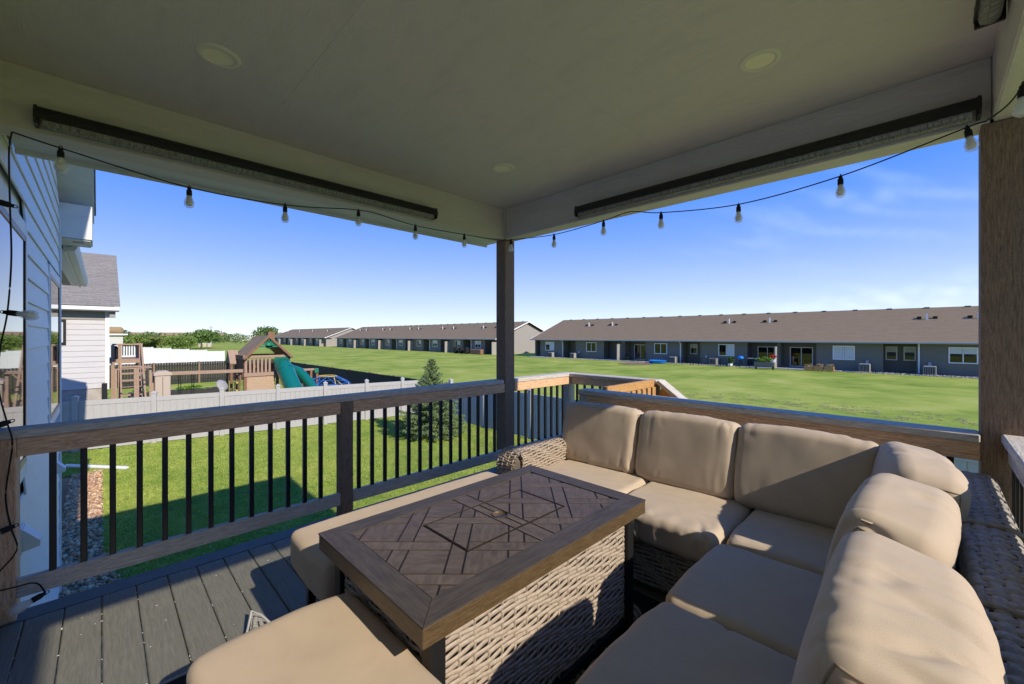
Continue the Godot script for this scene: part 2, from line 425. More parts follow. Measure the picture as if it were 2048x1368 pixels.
func porch() -> void:
	var c := thing("porch_ceiling", "painted wood grain ceiling panels over the porch", "ceiling", Vector3(1.3, 2.69, -1.45), "", "structure")
	for col in [[-0.36, 0.73, [-3.15, -2.156, -0.94, 0.25]], [0.73, 3.0, [-3.15, -1.34, 0.25]]]:
		for j in col[2].size() - 1:
			var xm: float = (col[0] + col[1]) * 0.5
			bar(c, "ceiling_panel", Vector3(xm, 2.7, col[2][j] + 0.0003), Vector3(xm, 2.7, col[2][j + 1] - 0.0003), 0.02, col[1] - col[0] - 0.0006, m.ceiling, Vector3.UP, 0.0006)
	var b := thing("porch_beam", "greige boxed beam along the lawn side of the porch", "beam", Vector3(1.3, 2.38, -3.185), "porch beams", "structure")
	bar(b, "face_board", Vector3(-0.43, 2.545, -3.122), Vector3(2.968, 2.545, -3.122), 0.29, 0.024, m.beam)
	bar(b, "face_board", Vector3(-0.43, 2.575, -3.252), Vector3(3.134, 2.575, -3.252), 0.35, 0.024, m.beam)
	bar(b, "soffit_board", Vector3(-0.43, 2.392, -3.187), Vector3(3.12, 2.392, -3.187), 0.02, 0.154, m.beam)
	var e := thing("porch_beam", "greige boxed beam on the townhouse side of the porch", "beam", Vector3(3.04, 2.38, -1.4), "porch beams", "structure")
	bar(e, "face_board", Vector3(2.98, 2.545, -3.108), Vector3(2.98, 2.545, 0.205), 0.29, 0.024, m.beam)
	bar(e, "face_board", Vector3(3.122, 2.575, -3.238), Vector3(3.122, 2.575, 0.36), 0.35, 0.024, m.beam)
	bar(e, "soffit_board", Vector3(3.044, 2.3915, -3.10), Vector3(3.044, 2.3915, 0.2), 0.021, 0.156, m.beam)
	bar(e, "corner_trim", Vector3(2.955, 2.405, -3.098), Vector3(2.955, 2.69, -3.098), 0.018, 0.018, m.beam)
	var s := thing("porch_beam", "greige boxed beam above the railing beside the stone coloured cap", "beam", Vector3(1.3, 2.38, 0.29), "porch beams", "structure")
	bar(s, "face_board", Vector3(-0.43, 2.54, 0.218), Vector3(2.968, 2.54, 0.218), 0.30, 0.024, m.beam)
	bar(s, "face_board", Vector3(-0.43, 2.575, 0.36), Vector3(3.134, 2.575, 0.36), 0.35, 0.024, m.beam)
	bar(s, "soffit_board", Vector3(-0.43, 2.392, 0.289), Vector3(3.12, 2.392, 0.289), 0.02, 0.156, m.beam)
	# roof with eaves on two sides
	var rf := thing("porch_roof", "low gabled shingle roof covering the porch", "roof", Vector3(1.3, 2.6, -1.44), "", "structure")
	for k in [-1.0, 1.0]:
		var ez: float = -3.66 if k < 0 else 0.78
		var st := S()
		prism(st, PackedVector2Array([Vector2(0, 2.50), Vector2(0, 2.60), Vector2(absf(ez + 1.44), 3.48), Vector2(absf(ez + 1.44), 3.38)]), Vector3(-0.35, 0, ez) if k > 0 else Vector3(3.22, 0, ez), Vector3(0, 0, -k), Vector3.UP, 3.57)
		part(rf, "roof_slope", done(st), m.roofgrey)
		bar(rf, "fascia", Vector3(-0.35, 2.49, ez - k * 0.012), Vector3(3.2, 2.49, ez - k * 0.012), 0.16, 0.022, m.trimwhite)
		var zin: float = -3.27 if k < 0 else 0.375
		bar(rf, "eave_soffit", Vector3(-0.35, 2.44, (ez + zin) * 0.5), Vector3(3.2, 2.44, (ez + zin) * 0.5), 0.012, absf(ez - zin) - 0.03, m.trimwhite)
	var gs := S()
	prism(gs, PackedVector2Array([Vector2(-3.6, 2.52), Vector2(0.72, 2.52), Vector2(-1.44, 3.36)]), Vector3(3.14, 0, 0), Vector3(0, 0, 1), Vector3.UP, -0.03)
	part(rf, "gable_panel", done(gs), m.siding)
	# posts
	var p1 := thing("porch_post", "rough brown square timber post between the two roller shades", "post", Vector3(3.04, 0, -3.165), "porch posts")
	bar(p1, "timber", Vector3(3.038, 0, -3.166), Vector3(3.038, 2.38, -3.166), 0.14, 0.14, m.post, Vector3.UP, 0.006)
	var p2 := thing("porch_post", "thick dark timber post at the end of the wicker sofa back", "post", Vector3(3.05, 0, 0.27), "porch posts")
	bar(p2, "timber", Vector3(3.04, 0, 0.262), Vector3(3.04, 2.38, 0.262), 0.182, 0.144, m.post, Vector3.UP, 0.006)

func balusters(parent: Node, a: Vector3, b: Vector3, first: float, step: float, y0: float, y1: float) -> void:
	var l := (b - a).length()
	var d := (b - a) / l
	var t := first
	while t < l - 0.02:
		var p := a + d * t
		bar(parent, "baluster", Vector3(p.x, y0, p.z), Vector3(p.x, y1, p.z), 0.026, 0.026, m.black, Vector3(0, 0, 1), 0.003)
		t += step

func railings() -> void:
	var n := thing("deck_railing", "weathered wood railing with black balusters above the fenced lawn", "railing", Vector3(1.3, 0, -3.12), "deck railings")
	bar(n, "cap", Vector3(-0.45, 0.900, -3.166), Vector3(2.955, 0.900, -3.166), 0.042, 0.142, m.cap, Vector3.UP, 0.006)
	bar(n, "post", Vector3(-0.362, 0, -3.166), Vector3(-0.362, 0.878, -3.166), 0.139, 0.139, m.rail, Vector3.UP, 0.005)
	bar(n, "post", Vector3(1.317, 0, -3.142), Vector3(1.317, 0.878, -3.142), 0.092, 0.094, m.post, Vector3.UP, 0.005)
	for seg in [[-0.292, 1.269], [1.365, 2.968]]:
		bar(n, "upper_rail", Vector3(seg[0], 0.834, -3.118), Vector3(seg[1], 0.834, -3.118), 0.087, 0.038, m.rail)
		bar(n, "lower_rail", Vector3(seg[0], 0.152, -3.118), Vector3(seg[1], 0.152, -3.118), 0.089, 0.038, m.cap)
	balusters(n, Vector3(-0.175, 0, -3.118), Vector3(1.20, 0, -3.118), 0.0, 0.1088, 0.196, 0.792)
	balusters(n, Vector3(1.408, 0, -3.118), Vector3(2.9, 0, -3.118), 0.008, 0.1095, 0.196, 0.792)
	var l := thing("deck_railing", "sunlit wood railing with black balusters round the stair landing", "railing", Vector3(4.1, 0, -2.7), "deck railings")
	bar(l, "cap", Vector3(3.112, 0.900, -3.166), Vector3(4.19, 0.900, -3.166), 0.042, 0.142, m.cap, Vector3.UP, 0.006)
	bar(l, "cap", Vector3(4.121, 0.899, -3.094), Vector3(4.121, 0.899, -1.98), 0.042, 0.142, m.cap, Vector3.UP, 0.006)
	bar(l, "post", Vector3(4.11, -0.2, -3.16), Vector3(4.11, 0.878, -3.16), 0.12, 0.12, m.cap, Vector3.UP, 0.005)
	bar(l, "post", Vector3(4.11, -0.2, -2.03), Vector3(4.11, 0.878, -2.03), 0.09, 0.09, m.post, Vector3.UP, 0.005)
	bar(l, "upper_rail", Vector3(3.112, 0.834, -3.118), Vector3(4.05, 0.834, -3.118), 0.087, 0.038, m.rail)
	bar(l, "lower_rail", Vector3(3.112, 0.152, -3.118), Vector3(4.05, 0.152, -3.118), 0.089, 0.038, m.cap)
	bar(l, "upper_rail", Vector3(4.11, 0.834, -3.1), Vector3(4.11, 0.834, -2.075), 0.087, 0.038, m.cap)
	bar(l, "lower_rail", Vector3(4.11, 0.152, -3.1), Vector3(4.11, 0.152, -2.075), 0.089, 0.038, m.cap)
	balusters(l, Vector3(3.112, 0, -3.118), Vector3(4.05, 0, -3.118), 0.08, 0.109, 0.196, 0.792)
	balusters(l, Vector3(4.11, 0, -3.1), Vector3(4.11, 0, -2.05), 0.08, 0.109, 0.196, 0.792)
	var e := thing("deck_railing", "low weathered wood railing behind the tan back cushions", "railing", Vector3(3.0, 0, -1), "deck railings")
	bar(e, "cap", Vector3(3.03, 0.886, -2.17), Vector3(3.03, 0.886, 0.17), 0.042, 0.142, m.cap, Vector3.UP, 0.006)
	bar(e, "post", Vector3(3.02, 0, -2.125), Vector3(3.02, 0.864, -2.125), 0.09, 0.09, m.cap, Vector3.UP, 0.005)
	bar(e, "upper_rail", Vector3(2.99, 0.822, -2.08), Vector3(2.99, 0.822, 0.17), 0.085, 0.038, m.rail)
	bar(e, "lower_rail", Vector3(2.99, 0.152, -2.08), Vector3(2.99, 0.152, 0.17), 0.089, 0.038, m.cap)
	balusters(e, Vector3(2.99, 0, -2.08), Vector3(2.99, 0, 0.17), 0.08, 0.109, 0.196, 0.78)
	var s := thing("deck_railing", "pale weathered railing beside the wicker sofa back and thick post", "railing", Vector3(1.3, 0, 0.3), "deck railings")
	bar(s, "cap", Vector3(-0.35, 0.899, 0.304), Vector3(2.967, 0.899, 0.304), 0.042, 0.142, m.cap, Vector3.UP, 0.006)
	bar(s, "upper_rail", Vector3(-0.35, 0.834, 0.272), Vector3(2.967, 0.834, 0.272), 0.087, 0.038, m.cap)
	bar(s, "lower_rail", Vector3(-0.35, 0.152, 0.272), Vector3(2.967, 0.152, 0.272), 0.089, 0.038, m.cap)
	bar(s, "post", Vector3(1.317, 0, 0.305), Vector3(1.317, 0.877, 0.305), 0.092, 0.094, m.post)
	balusters(s, Vector3(-0.35, 0, 0.272), Vector3(2.967, 0, 0.272), 0.08, 0.109, 0.196, 0.79)
	# gate at the head of the stairs
	var g := thing("stair_gate", "orange new wood slatted gate at the head of the deck stairs", "gate", Vector3(3.56, 0, -2.03))
	bar(g, "top_rail", Vector3(3.14, 0.888, -2.02), Vector3(4.06, 0.888, -2.02), 0.075, 0.04, m.newwood)
	bar(g, "bottom_rail", Vector3(3.14, 0.14, -2.02), Vector3(4.06, 0.14, -2.02), 0.075, 0.04, m.newwood)
	for i in 9:
		bar(g, "slat", Vector3(3.19 + i * 0.103, 0.08, -1.992), Vector3(3.19 + i * 0.103, 0.852, -1.992), 0.018, 0.066, m.newwood, Vector3(0, 0, 1))
	box(g, "latch", Vector3(3.90, 0.74, -1.980), Vector3(3.99, 0.77, -1.955), m.black)
	bar(g, "hinge_post", Vector3(3.14, 0, -2.10), Vector3(3.14, 0.90, -2.10), 0.075, 0.075, m.rail)
	# stairs beyond the gate
	var t := thing("deck_stairs", "wood stairs with a sloping handrail going down from the landing", "stairs", Vector3(3.6, G, -0.7))
	for i in 10:
		bar(t, "tread", Vector3(3.12, -0.19 * (i + 1) - 0.02, -1.85 + i * 0.262), Vector3(4.08, -0.19 * (i + 1) - 0.02, -1.85 + i * 0.262), 0.03, 0.27, m.decktrim)
	for xx in [3.10, 4.10]:
		bar(t, "stringer", Vector3(xx, -0.23, -1.98), Vector3(xx, -2.1, 0.6), 0.25, 0.036, m.rail)
	bar(t, "handrail", Vector3(4.115, 0.905, -1.97), Vector3(4.115, -0.96, 0.6), 0.04, 0.14, m.cap)
	bar(t, "guard_board", Vector3(4.11, 0.80, -1.97), Vector3(4.11, -1.06, 0.6), 0.14, 0.036, m.newwood)
	bar(t, "newel_post", Vector3(4.11, G, 0.55), Vector3(4.11, -0.95, 0.55), 0.09, 0.09, m.rail)

func shade_fixture(label: String, a: Vector3, b: Vector3, inward: Vector3) -> void:
	var o := thing("roller_shade", label, "roller shade", a, "roller shades on the beams")
	var d := (b - a).normalized()
	var st := S()
	var prof := PackedVector2Array()
	for i in 7:
		var an := lerpf(PI * 0.5, 0.0, i / 6.0)
		prof.append(Vector2(0.045 + cos(an) * 0.04, 0.055 + sin(an) * 0.045))
	prof.append_array([Vector2(0.085, 0.033), Vector2(0.075, 0.033), Vector2(0.075, 0.06), Vector2(0.0, 0.075), Vector2(0.0, 0.1)])
	var u := inward
	var n := u.cross(Vector3.UP)
	var sgn := 1.0 if n.dot(d) > 0 else -1.0
	prism(st, prof, a, u, Vector3.UP, sgn * (b - a).length())
	part(o, "cassette", done(st), m.black)
	part(o, "rolled_fabric", tube_uv(a + u * 0.044 + Vector3.UP * 0.028 + d * 0.03, b + u * 0.044 + Vector3.UP * 0.028 - d * 0.03, 0.031), m.shadefab)
	bar(o, "bottom_bar", a + u * 0.06 + Vector3.UP * 0.004 + d * 0.04, b + u * 0.06 + Vector3.UP * 0.004 - d * 0.04, 0.014, 0.02, m.shadefab)
	for q in [[a, 0.008], [b, -0.008]]:
		var c: Vector3 = q[0] + d * q[1]
		bar(o, "end_bracket", c + Vector3.UP * 0.05 + u * 0.002, c + Vector3.UP * 0.05 + u * 0.083, 0.09, 0.014, m.black)

func tube_uv(a: Vector3, b: Vector3, r: float) -> ArrayMesh:
	var st := S()
	st.set_smooth_group(0)
	var d := b - a
	var l := d.length()
	d /= l
	var u := d.cross(Vector3.UP).normalized()
	var n := 12
	for k in n:
		var q := []
		for j in [k, k + 1]:
			var an: float = TAU * j / n
			q.append(u * cos(an) * r + Vector3.UP * sin(an) * r)
		var vs := [[a + q[0], 0.0, k], [b + q[0], l, k], [b + q[1], l, k + 1], [a + q[0], 0.0, k], [b + q[1], l, k + 1], [a + q[1], 0.0, k + 1]]
		for v in vs:
			st.set_uv(Vector2(v[1], v[2] * 0.016))
			st.add_vertex(v[0])
	return done(st)

func fixtures() -> void:
	shade_fixture("black roller shade cassette on the beam above the lawn railing", Vector3(-0.235, 2.395, -3.108), Vector3(2.085, 2.395, -3.108), Vector3(0, 0, 1))
	shade_fixture("black roller shade cassette on the beam facing the townhouses", Vector3(2.967, 2.395, -2.15), Vector3(2.967, 2.395, 0.17), Vector3(-1, 0, 0))
	shade_fixture("black roller shade cassette cut off above the thick dark post", Vector3(0.3, 2.56, 0.204), Vector3(2.42, 2.56, 0.204), Vector3(0, 0, -1))
	var where := ["nearest the house wall", "above the sofa corner", "above the square timber post"]
	var k := 0
	for p in [Vector3(0.39, 2.69, -2.35), Vector3(2.23, 2.69, -0.57), Vector3(2.23, 2.69, -2.35)]:
		var o := thing("recessed_light", "round cream recessed ceiling light " + where[k].replace("nearest", "beside"), "ceiling light", p, "recessed lights in the ceiling")
		var st := S()
		lathe(st, [Vector2(0.062, -0.003), Vector2(0.064, -0.009), Vector2(0.085, -0.006), Vector2(0.09, 0.0)], 36, p)
		part(o, "trim_ring", done(st), m.ring)
		var s2 := S()
		lathe(s2, [Vector2(0.0, -0.0035), Vector2(0.064, -0.0035)], 36, p)
		part(o, "diffuser", done(s2), m.lens)
		k += 1

func bulb_at(o: Node3D, at: Vector3, dir: Vector3) -> void:
	var y := -dir.normalized()
	var x := y.cross(Vector3(0.3, 0.2, 1)).normalized()
	var b := Basis(x, y, x.cross(y))
	var st := S()
	lathe(st, [Vector2(0.0, 0.012), Vector2(0.009, 0.012), Vector2(0.010, 0.0), Vector2(0.0135, -0.004), Vector2(0.014, -0.030), Vector2(0.013, -0.036), Vector2(0.0, -0.036)], 12, at, b)
	tube(st, range(9).map(func(i): return at + b * Vector3(cos(PI * i / 8.0) * 0.007, 0.012 + sin(PI * i / 8.0) * 0.013, 0)), 0.0022, 5)
	var sk := part(o, "socket", done(st), m.blackmatt)
	var s2 := S()
	lathe(s2, [Vector2(0.013, -0.034), Vector2(0.014, -0.042), Vector2(0.02, -0.056), Vector2(0.0255, -0.074), Vector2(0.0255, -0.086), Vector2(0.021, -0.099), Vector2(0.012, -0.107), Vector2(0.0, -0.109)], 16, at, b)
	part(sk, "bulb", done(s2), m.bulb)
	var s3 := S()
	lathe(s3, [Vector2(0.0, -0.03), Vector2(0.010, -0.03), Vector2(0.012, -0.05), Vector2(0.018, -0.075), Vector2(0.014, -0.092), Vector2(0.0, -0.094)], 10, at, b)
	part(sk, "inner_lamp", done(s3), m.filament)

func string_lights() -> void:
	var o := thing("string_light", "black cord of clear outdoor bulbs strung along the porch beams", "string light", Vector3(3.0, 2.35, -3.0))
	var z := -3.07
	var runs := [
		[Vector3(-0.303, 2.345, z), Vector3(-0.146, 2.318, z), Vector3(0.366, 2.25, z), Vector3(0.881, 2.262, z), Vector3(1.30, 2.325, z), Vector3(1.392, 2.335, z), Vector3(1.52, 2.342, z), Vector3(1.889, 2.312, z), Vector3(2.413, 2.325, z), Vector3(2.90, 2.345, -3.05),
		Vector3(2.93, 2.345, -2.971), Vector3(2.93, 2.30, -2.412), Vector3(2.93, 2.322, -1.888), Vector3(2.93, 2.345, -1.648), Vector3(2.93, 2.285, -1.395), Vector3(2.93, 2.228, -0.872), Vector3(2.93, 2.268, -0.351), Vector3(2.93, 2.37, 0.127), Vector3(2.90, 2.372, 0.19), Vector3(2.5, 2.335, 0.25), Vector3(1.4, 2.30, 0.25)],
		[Vector3(-0.303, 2.345, z), Vector3(-0.312, 2.25, z), Vector3(-0.309, 1.996, z), Vector3(-0.305, 1.74, z), Vector3(-0.317, 1.486, z), Vector3(-0.34, 1.30, z), Vector3(-0.342, 1.12, z), Vector3(-0.318, 0.966, z), Vector3(-0.302, 0.86, z), Vector3(-0.322, 0.625, z), Vector3(-0.306, 0.466, z), Vector3(-0.288, 0.352, z), Vector3(-0.35, 0.255, z), Vector3(-0.36, 0.19, z), Vector3(-0.30, 0.178, z), Vector3(-0.245, 0.185, -3.05), Vector3(-0.215, 0.165, -3.05), Vector3(-0.196, 0.115, -3.05)]]
	for run in runs:
		var cv := Curve3D.new()
		for i in run.size():
			var t: Vector3 = (run[mini(i + 1, run.size() - 1)] - run[maxi(i - 1, 0)]) * 0.16
			cv.add_point(run[i], -t, t)
		cv.bake_interval = 0.03
		var st := S()
		tube(st, Array(cv.get_baked_points()), 0.0035, 6)
		part(o, "cord", done(st), m.cord)
	for i in [1, 2, 3, 5, 7, 8, 10, 11, 12, 14, 15, 16, 17, 19]:
		var dir := Vector3(0.0, -1, 0.0)
		if i == 17: dir = Vector3(0.0, -1, 0.15)
		bulb_at(o, runs[0][i] - Vector3(0, 0.014, 0), dir)
	bulb_at(o, runs[1][2], Vector3(-1, 0.15, 0.3))
	bulb_at(o, runs[1][4], Vector3(1, -0.15, 0.35))
	bulb_at(o, runs[1][7], Vector3(-1, -0.35, 0.2))
	bulb_at(o, runs[1][10], Vector3(-1, -0.25, 0.3))
	bulb_at(o, runs[1][17] + Vector3(-0.01, 0, 0.01), Vector3(-1, -0.3, 0.3))

# ---------- furniture ----------
var rim := []
# rounded, stuffed cushion: width x, height y, thickness z, with folds; returns the mesh about its centre
func cushion_mesh(size: Vector3, r: float, bulge: float, folds: float, sd: int, fold_scale := Vector3(5, 14, 5), n := 34, pinch := 0.0, dome := 0.03) -> ArrayMesh:
	var nz := FastNoiseLite.new()
	nz.seed = sd
	nz.noise_type = FastNoiseLite.TYPE_SIMPLEX_SMOOTH
	nz.frequency = 1.0
	nz.fractal_octaves = 2
	var h := size * 0.5
	var inner := h - Vector3.ONE * r
	var P := func(c: Vector3) -> Vector3:
		var q := c * h
		var k := q.clamp(-inner, inner)
		var d := q - k
		if d.length() > 1e-6: q = k + d.normalized() * r
		var fx := clampf(1.0 - pow(absf(q.x / h.x), 2.6), 0, 1)
		var fy := clampf(1.0 - pow(absf(q.y / h.y), 2.6), 0, 1)
		var s := sqrt(fx * fy)
		var nrm := (q - q.clamp(-inner * 0.96, inner * 0.96)).normalized()
		q.z *= 1.0 + bulge * s - pinch * pow(1.0 - fx, 2) * pow(1.0 - fy, 2)
		var soft := 1.0 + 0.05 * (fy - 0.5)
		q.x *= 1.0 + 0.02 * fy
		q.y *= 0.97 + 0.04 * fx if q.y < 0.0 else 1.0 - dome + (dome + 0.02) * fx
		var w := nz.get_noise_3d(q.x * fold_scale.x, q.y * fold_scale.y, q.z * fold_scale.z + sd)
		var w2 := nz.get_noise_3d(q.x * 3.0 + 7.0, q.y * 3.0, q.z * 3.0)
		var edge := clampf((1.0 - s) * 1.5 - 0.12, 0.06, 1.0)
		var crease := exp(-pow(w / 0.13, 2.0)) * smoothstep(-0.25, 0.45, w2)
		return q + nrm * (folds * edge * (w * 0.7 - crease * 1.1) + 0.004 * w2) * soft
	rim = []
	for sx in [-1.0, 1.0]:
		var ring := []
		for i in 73:
			var t := fposmod(i / 72.0 * 4.0, 4.0)
			var f := fposmod(t, 1.0) * 2.0 - 1.0
			var yz := [Vector2(f, 1), Vector2(1, -f), Vector2(-f, -1), Vector2(-1, f)][int(t)] as Vector2
			ring.append(P.call(Vector3(sx, yz.x * 0.86, yz.y * 0.80)))
		rim.append(ring)
	var st := S()
	st.set_smooth_group(0)
	for a in 3:
		for sa in [-1.0, 1.0]:
			var na := n
			var pts := []
			for i in na + 1:
				var row := []
				for j in na + 1:
					var c := Vector3.ZERO
					c[a] = sa
					c[(a + 1) % 3] = -1.0 + 2.0 * i / na
					c[(a + 2) % 3] = -1.0 + 2.0 * j / na
					for e in 3:
						if e != a: c[e] = sin(c[e] * PI * 0.5) * 0.45 + c[e] * 0.55
					row.append(P.call(c))
				pts.append(row)
			var hint := Vector3.ZERO
			hint[a] = sa
			for i in na:
				for j in na:
					quad(st, pts[i][j], pts[i + 1][j], pts[i + 1][j + 1], pts[i][j + 1], hint)
	st.index()
	return done(st)

# a strand weave over a path (points in the plane a, b) drawn out along u
func weave_mesh(path: Array, o: Vector3, u: Vector3, a: Vector3, b: Vector3, length: float, pitch: float, stake: float, w: float, amp: float, thick: float, stake_w: float, jitter := 0.0) -> ArrayMesh:
	var cum := [0.0]
	for i in range(1, path.size()): cum.append(cum[-1] + path[i].distance_to(path[i - 1]))
	var total: float = cum[-1]
	var smp := func(v: float) -> Array:
		var i := 0
		while i < path.size() - 2 and cum[i + 1] < v: i += 1
		var p: Vector2 = path[i].lerp(path[i + 1], clampf((v - cum[i]) / (cum[i + 1] - cum[i]), 0, 1))
		var t: Vector2 = (path[i + 1] - path[i]).normalized()
		if i + 2 < path.size() and cum[i + 1] - v < 0.006: t = (t + (path[i + 2] - path[i + 1]).normalized()).normalized()
		var nn := Vector2(-t.y, t.x)
		return [a * p.x + b * p.y, a * nn.x + b * nn.y, a * t.x + b * t.y]
	var st := S()
	st.set_smooth_group(0)
	var r := RandomNumberGenerator.new()
	r.seed = 5
	var sec := [-1.0, -0.72, 0.0, 0.72, 1.0]
	var lift := [0.0, 0.7, 1.0, 0.7, 0.0]
	var rows := int(total / pitch)
	var ad := pitch * total / (pitch * rows) if rows > 0 else pitch
	var nu := maxi(2, int(length / (stake / 8.0)))
	for j in rows:
		var f: Array = smp.call((j + 0.5) * ad)
		var prev := []
		var ph := r.randf_range(-jitter, jitter)
		for i in nu + 1:
			var x := length * i / nu
			var wv := cos(PI * x / stake + PI * j)
			var q := []
			var wob := sin(PI * x / stake * 0.5 + j) * jitter * pitch
			for k in 5:
				q.append(o + u * x + f[0] + f[2] * (sec[k] * w * 0.5 + wob + wv * ph * pitch * 0.3) + f[1] * (amp * (0.5 + 0.5 * wv) + thick * lift[k]))
			if i > 0:
				for k in 4: quad(st, prev[k], q[k], q[k + 1], prev[k + 1], f[1])
			prev = q
	var ns := int(length / stake)
	var nv := rows * 5
	for i in ns + 1:
		var x := stake * i
		var prev := []
		for j in nv + 1:
			var v := total * j / nv
			var f: Array = smp.call(v)
			var wv := cos(PI * x / stake + PI * (v / ad - 0.5))
			var q := []
			for k in 5: q.append(o + u * (x + sec[k] * stake_w * 0.5) + f[0] + f[1] * (amp * (0.5 - 0.5 * wv) + thick * lift[k]))
			if j > 0:
				for k in 4: quad(st, prev[k], q[k], q[k + 1], prev[k + 1], f[1])
			prev = q
	return done(st)

func weave(parent: Node, called: String, mt: Material, path: Array, o: Vector3, u: Vector3, a: Vector3, b: Vector3, length: float, pitch: float, stake: float, w: float, amp: float, thick: float, stake_w: float, jitter := 0.0) -> MeshInstance3D:
	var p := part(parent, called, weave_mesh(path, o, u, a, b, length, pitch, stake, w, amp, thick, stake_w, jitter), mt)
	meta(p, "", "", "", "stuff")
	return p

func flat(v: float) -> Array:
	return [Vector2(0, 0), Vector2(0, v)]

func sofa() -> void:
	var s := thing("sectional_sofa", "L shaped wicker sectional sofa along the two porch railings", "sofa", Vector3(2.4, 0, -0.6))
	var X := Vector3(1, 0, 0); var Y := Vector3.UP; var Z := Vector3(0, 0, 1)
	box(s, "base_core", Vector3(2.06, 0.05, -1.95), Vector3(2.93, 0.285, 0.14), m.wickercore)
	box(s, "base_core", Vector3(0.25, 0.05, -0.66), Vector3(2.055, 0.285, 0.14), m.wickercore)
	# front faces of the base
	weave(s, "base_weave", m.wickergrey, flat(0.23), Vector3(2.056, 0.06, -1.95), Z, X, Y, 1.29, 0.0185, 0.058, 0.0155, 0.005, 0.005, 0.010, 0.25)
	weave(s, "base_weave", m.wickergrey, flat(0.23), Vector3(0.25, 0.06, -0.664), X, Z, Y, 1.80, 0.0185, 0.058, 0.0155, 0.005, 0.005, 0.010, 0.25)
	# arm at the lawn end
	box(s, "arm_core", Vector3(1.99, 0.05, -2.10), Vector3(2.92, 0.56, -1.955), m.wickercore, 0.05)
	var ap := [Vector2(0.0, 0.06)]
	for i in 9:
		var an := PI * 0.5 * i / 8.0
		ap.append(Vector2(-0.05 + 0.05 * cos(an), 0.53 + 0.05 * sin(an)))
	for i in 9:
		var an := PI * 0.5 * (1.0 + i / 8.0)
		ap.append(Vector2(-0.11 + 0.05 * cos(an), 0.53 + 0.05 * sin(an)))
	ap.append(Vector2(-0.16, 0.06))
	weave(s, "arm_weave", m.wicker, ap.map(func(q): return Vector2(-q.x, q.y)), Vector3(2.03, 0.0, -1.945), X, -Z, Y, 0.88, 0.0175, 0.047, 0.0138, 0.0055, 0.006, 0.009, 0.3)
	# rounded front of the arm
	var fp := [Vector2(0, 0.06)]
	for i in 9:
		var an := PI * 0.5 * i / 8.0
		fp.append(Vector2(0.09 - 0.09 * cos(an), 0.49 + 0.09 * sin(an)))
	fp.append(Vector2(0.14, 0.582))
	weave(s, "arm_front_weave", m.wicker, fp, Vector3(1.955, 0, -2.11), Z, X, Y, 0.17, 0.0175, 0.047, 0.0138, 0.0055, 0.006, 0.009, 0.3)
	# backs: a slab with a broad plaited top
	for q in [[Vector3(0.2, 0.05, 0.085), Vector3(2.80, 0.70, 0.195)], [Vector3(2.79, 0.05, -2.10), Vector3(2.905, 0.70, 0.195)]]:
		box(s, "back_core", q[0], q[1], m.wickercore, 0.02)
	var bp := [Vector2(0.0, 0.36), Vector2(0.0, 0.66)]
	for i in 7:
		var an := PI * 0.5 * i / 6.0
		bp.append(Vector2(0.035 - 0.035 * cos(an), 0.69 + 0.035 * sin(an)))
	for i in 7:
		var an := PI * 0.5 * (1.0 - i / 6.0)
		bp.append(Vector2(0.105 + 0.035 * cos(an), 0.69 + 0.035 * sin(an)))
	bp.append(Vector2(0.14, 0.40))
	for seg in [[0.2, 0.66], [0.875, 0.62], [1.51, 0.62], [2.145, 0.775]]:
		weave(s, "back_weave", m.wickergrey, bp, Vector3(seg[0], 0, 0.07), X, Z, Y, seg[1], 0.0335, 0.042, 0.0290, 0.006, 0.005, 0.035, 0.04)
	for x in [0.865, 1.50, 2.135]:
		var st := S()
		tube(st, bp.map(func(q): return Vector3(x + 0.002, q.y + 0.008 if q.y > 0.7 else q.y, 0.07 + q.x + (0.008 if q.x > 0.1 else -0.008 if q.x < 0.03 else 0.0))), 0.009, 8)
		part(s, "edge_band", done(st), m.wickergrey)
	var bq := bp.map(func(q): return Vector2(q.x, q.y))
	weave(s, "back_weave", m.wickergrey, bq, Vector3(2.775, 0, 0.06), -Z, X, Y, 2.15, 0.0335, 0.042, 0.0290, 0.006, 0.005, 0.035, 0.04)
	for p in [Vector3(2.1, 0, -1.9), Vector3(2.85, 0, -2.0), Vector3(0.3, 0, -0.6), Vector3(2.85, 0, 0.1), Vector3(0.3, 0, 0.1), Vector3(2.1, 0, -0.7)]:
		bar(s, "foot", p, p + Vector3(0, 0.05, 0), 0.05, 0.05, m.black)
	# loose cushions
	var lie := Basis(X, Vector3(0, 0, -1), Y)
	var seatm := func(label: String, c: Vector3, sz: Vector3, sd: int, f := 0.006) -> void:
		var o := part(self, "seat_cushion", cushion_mesh(sz, 0.042, 0.12, f, sd, Vector3(4, 9, 4), 40), m.fabric, c, lie)
		meta(o, label, "cushion", "tan seat cushions on the wicker sofa")
	seatm.call("sunlit tan seat cushion against the pale wicker arm", Vector3(2.365, 0.365, -1.615), Vector3(0.73, 0.66, 0.155), 3)
	seatm.call("tan seat cushion with rumpled front edge facing the fire table end", Vector3(2.365, 0.365, -0.985), Vector3(0.73, 0.585, 0.155), 5, 0.012)
	seatm.call("shaded tan seat cushion in the corner of the sofa", Vector3(2.39, 0.362, -0.33), Vector3(0.68, 0.70, 0.15), 8)
	seatm.call("smooth shaded tan seat cushion next to the corner seat", Vector3(1.735, 0.362, -0.355), Vector3(0.57, 0.68, 0.15), 9, 0.003)
	seatm.call("tan seat cushion with a sunlit front strip, two from the corner", Vector3(1.15, 0.362, -0.355), Vector3(0.59, 0.68, 0.15), 13, 0.008)
	seatm.call("tan seat cushion at the open end of the sofa by the door", Vector3(0.56, 0.362, -0.355), Vector3(0.585, 0.68, 0.15), 15, 0.008)
